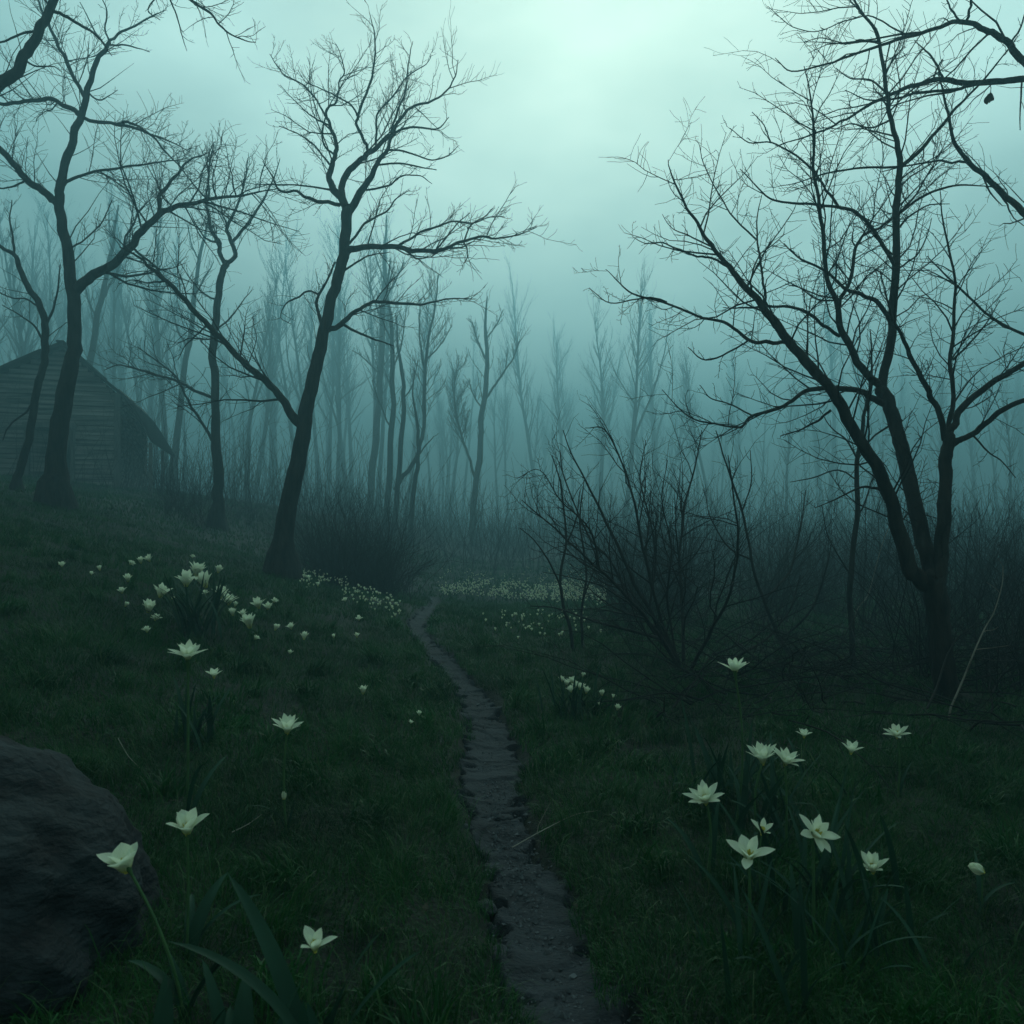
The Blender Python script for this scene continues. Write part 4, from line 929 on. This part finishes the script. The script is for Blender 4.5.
flower(706, 797, 2.55, 37, 'full white flower tipped left, leftmost of the right-hand group', 15, 50, (-14, 16), group=GR, seed=7, petw=.34, leafL=.32)
flower(762, 829, 2.4, 25, 'half-open white flower just above the wide bloom with broad separate petals', 7, 50, (8, 10), group=GR, seed=8, petw=.42)
flower(749, 852, 2.1, 46, 'white flower opening wide with broad separate petals round a yellow centre', 7, 58, (-6, 18), group=GR, seed=9, petw=.46, layers=2, leafL=.36)
flower(813, 829, 2.2, 46, 'large wide open white flower leaning right with long lower petals', 11, 64, (24, 34), group=GR, seed=10, petw=.38, leafL=.36)
flower(873, 866, 2.25, 29, 'white cup-shaped flower low on the right', 12, 42, (-10, 12), group=GR, seed=11, petw=.38)
flower(983, 867, 2.3, 15, 'small closed white bud at the far right', 5, 22, (-60, 10), group=GR, seed=12, petw=.7, curl=-.5, layers=1)
GL = 'large white flowers on the left'
flower(126, 862, 1.75, 46, 'large cream flower in front of the boulder with tall rounded petals and a yellow base', 7, 40, (-14, 2), 1.0, GL, seed=13, lean=(.14, -.02), petw=.62, leafL=.24, leafW=.035, leaves=4, curl=.3)
flower(187, 826, 1.95, 38, 'cream flower right of the boulder with one petal flaring to the right', 7, 44, (4, 6), group=GL, seed=14, petw=.56, leaves=3, leafL=.24, leafW=.03)
flower(315, 943, 1.55, 38, 'low cream flower with three spread petals near the bottom edge', 6, 50, (0, 8), group=GL, seed=15, petw=.44, leaves=4, leafL=.45, leafW=.034, layers=2)
flower(287, 727, 2.75, 33, 'white flower on a tall stem with a side bud, alone left of the path', 12, 48, (6, 4), group=GL, seed=16, bud=(284, 797), petw=.36)
flower(188, 654, 2.7, 37, 'wide white flower on a tall stem high on the left slope', 14, 52, (0, 2), group=GL, seed=17, petw=.36, leafL=.36)
flower(214, 674, 3.7, 17, 'small white flower beside and below the wide slope flower', 9, 48, group=GL, seed=18)
# small ones, rooted where they stand on the slope
small = [(148,606,15,'small white flower at the left of the slope cluster, on a thin tall stem'),(160,591,16,'small white flower just above the thin-stemmed one'),(155,617,9,'tiny faded flower below the two at the cluster\'s left'),
 (196,570,18,'topmost open flower of the cluster on the dark leafy tuft'),(186,579,18,'left flower of the cluster on the dark leafy tuft'),(206,580,18,'middle flower of the cluster on the dark leafy tuft'),
 (221,592,15,'upper one of the pair at the right of the leafy tuft'),(229,599,14,'lower one of the pair at the right of the leafy tuft'),(250,621,17,'bright ragged flower right of the leafy tuft'),(259,603,13,'upright flower up the slope from the bright ragged one'),
 (233,612,9,'tiny flower left of the bright ragged one'),(268,606,9,'tiny round flower at the cluster\'s right edge'),(274,600,6,None),(218,569,9,'tiny flower up the slope from the topmost tuft flower'),(62,564,7,'lone tiny flower at the far left of the slope'),
 (100,568,6,None),(91,573,5,None),(130,562,6,None),(141,560,8,None),(150,558,8,None),(128,578,9,None),(122,590,8,None),(192,556,5,None),(275,627,8,None),(292,626,8,None),(304,636,9,'small flower between the slope cluster and the leaning tree'),(290,652,5,None),
 (255,637,6,None),(363,690,10,'small yellowish flower alone near the left side of the path'),(359,618,6,None),(334,636,5,None),(357,635,6,None),(147,629,8,None),(419,713,6,None),(410,722,5,None),(125,604,6,None),(172,597,5,None),(205,592,6,None),(235,604,6,None),(243,613,8,None),
 (566,683,8,None),(573,680,9,None),(580,686,9,None),(586,690,8,None),(571,689,8,None),(583,675,6,'topmost flower of the small tuft right of the path'),(561,679,7,None),(576,684,8,None),(602,693,7,None),(613,696,5,None),(617,707,7,'lowest flower to the right of the tuft right of the path'),(600,704,5,None),
 (345,599,5,None),(318,584,5,None),(309,577,5,None)]
def mini(seed, np_, op):
    r = rs(seed); V = []; F = []; A_ = []; n = 0
    for k in range(np_):
        me_o = op * r.uniform(.7, 1.15); a = k * 6.283 / np_ + r.normal(0, .15); L = r.uniform(.45, .58)
        pts = []
        for t, w in ((0, .05), (.35, .11), (.7, .10), (1, .015)):
            ph = (me_o * (.4 if k % 2 else 1)) * (.6 + .4 * t) + .12 * t; rr_ = math.sin(ph) * L * t; zz = math.cos(ph) * L * t
            for s_ in (-1, 0, 1): pts.append((rr_ * math.cos(a) - s_ * w * math.sin(a), rr_ * math.sin(a) + s_ * w * math.cos(a), zz + abs(s_) * w * .3)); A_.append(max(0, 1 - 3 * t))
        V += pts; F += [(n + i * 3 + j, n + i * 3 + j + 1, n + i * 3 + j + 4, n + i * 3 + j + 3) for i in range(3) for j in range(2)]; n += 12
    return np_mesh('bloom', V, F, attr={'base': A_})
minis = [mini(i, 13 + i % 4, .50 + .14 * (i % 3)) for i in range(5)]
r6 = rs(66)
def where(u, v): return ('in the tuft right of the path' if 550 < u < 595 and v > 670 else 'right of the tuft beside the thicket' if u >= 595 else 'near the left edge of the path' if u > 300 and v > 605 else 'in the scatter below the leaning tree' if u > 265 else 'among the upper left slope scatter' if u < 170 and v < 600 else 'around the leafy tuft on the slope')
for i, (u, v, w, lab) in enumerate(small):
    stem_px = 8 + w * 1.6 if not 550 < u < 595 else 30
    p = on_ground(u, v + stem_px); d = p[1]; hp = at(u, v, d); Wm = max(.02, w * d / FPX); H = hp[2] - p[2]
    root = empty('small_white_flower', (p[0], p[1], p[2])); tag(root, lab or 'small white flower ' + where(u, v), 'flower', 'small white flowers ' + where(u, v))
    T = Tubes(); T.add(wander(np.array((0, 0, -.02)), np.array((0, 0, 1.)), H + .02, 4, rs(i), .02, 0), np.full(5, .003), 4)
    P_ = T.V[0]; link('stem', T.mesh('stem'), M['stem'], root)
    b = link('bloom', minis[i % 5], M['petal'], root, (hp[0] - p[0], 0, H - Wm * .45)); b.scale = (Wm * 1.75,) * 3; b.rotation_euler = (r6.normal(.15, .2), r6.normal(0, .2), r6.uniform(0, 6))
# drifts of tiny flowers, too many to count
V0 = []; F0 = []; A0 = []; nn = 0; r7 = rs(67)
me0 = minis[0]; mv = np.zeros(len(me0.vertices) * 3); me0.vertices.foreach_get('co', mv); mv = mv.reshape(-1, 3); mf = np.array([list(p.vertices) for p in me0.polygons]); ma = np.zeros(len(mv)); me0.attributes['base'].data.foreach_get('value', ma)
stemsT = Tubes()
def drift(n, u0, u1, v0, v1, size, cond=None):
    global nn
    k = 0; tries = 0
    while k < n and tries < n * 12:
        tries += 1; u = r7.uniform(u0, u1); v = r7.uniform(v0, v1)
        if cond and not cond(u, v): continue
        k += 1; p = on_ground(u, v); s_ = size * r7.uniform(.6, 1.3); h = r7.uniform(.05, .16)
        if float(path_dist(np.array([p[0]]), np.array([p[1]]))[0]) < 1.6: continue
        c, sn = math.cos(k), math.sin(k); w = mv * s_; w = np.stack([w[:, 0] * c - w[:, 1] * sn, w[:, 0] * sn + w[:, 1] * c, w[:, 2]], -1) + np.array((p[0], p[1], p[2] + h))
        V0.append(w); F0.append(mf + nn); A0.append(ma); nn += len(w)
clump = lambda th, sd: (lambda u, v: vnoise(np.array([u / 9.]), np.array([v / 4.]), sd)[0] > th)
drift(1350, 438, 606, 580, 610, .056, lambda u, v: v > 583 + 9 * vnoise(np.array([u / 25.]), np.array([0.]), 3)[0] and v < 598 + 14 * (u - 440) / 160 * .8 and clump(.32, 4)(u, v))
drift(200, 440, 640, 572, 586, .05, clump(.45, 5))
drift(70, 478, 602, 618, 650, .045, clump(.55, 6))
drift(90, 300, 348, 576, 594, .05, lambda u, v: v > 572 + (u - 300) * .35)
drift(110, 342, 408, 592, 628, .05, lambda u, v: abs(v - (596 + (u - 342) * .42)) < 8)
o = link('flower_drift', np_mesh('flower_drift', np.concatenate(V0), np.concatenate(F0), attr={'base': np.concatenate(A0)}), M['petal']); tag(o, 'drifts of tiny white blossoms carpeting the far meadow and slope foot', 'flowers', kind='stuff')

# leafy tufts
def tuft(u, v, n, L, Wd, label, seed, sp=.05, dist=None):
    p = on_ground(u, v) if dist is None else np.array((at(u, v, dist)[0], dist, 0)); r = rs(seed); root = empty('leafy_tuft', (p[0], p[1], gz(p[0], p[1]))); tag(root, label, 'plant', 'tufts of strap leaves')
    for k in range(n):
        link('leaf', leaf_mesh((r.normal(0, sp), r.normal(0, sp), -.015), r.uniform(0, 6.28), L * r.uniform(.55, 1.15), Wd * r.uniform(.7, 1.2), r.uniform(.2, 1.0) if Wd > .03 else r.uniform(.15, 1.2), seed * 7 + k), M['leaf'], root)
tuft(196, 634, 46, .50, .020, 'dark leafy tuft under the cluster of flowers on the left slope', 1, .11)
tuft(576, 718, 40, .30, .013, 'dark leafy tuft under the small flowers right of the path', 2, .07)
tuft(190, 1016, 10, .25, .040, 'broad blue-green leaves at the bottom left below the cream flowers', 3, .05, 1.52)
tuft(285, 1016, 12, .27, .038, 'upright broad leaves around the low cream flower near the bottom edge', 4, .06, 1.5)
tuft(760, 840, 26, .40, .018, 'tall strap leaves beneath the touching pair of white flowers', 5, .09)
tuft(835, 900, 22, .36, .016, 'long dark strap leaves beneath the wide leaning white flower', 6, .08, 2.35)
tuft(780, 960, 22, .32, .016, 'dark strap leaves low beneath the flower with broad separate petals', 7, .10, 2.0)
tuft(720, 800, 18, .36, .018, 'upright leaves left of the tallest right-hand flower stem', 8, .06)
tuft(890, 940, 18, .26, .013, 'narrow leaves at the lower right beneath the cup-shaped flower', 9, .09, 2.1)
tuft(190, 750, 14, .32, .020, 'pointed leaves at the foot of the wide slope flower', 10, .05)
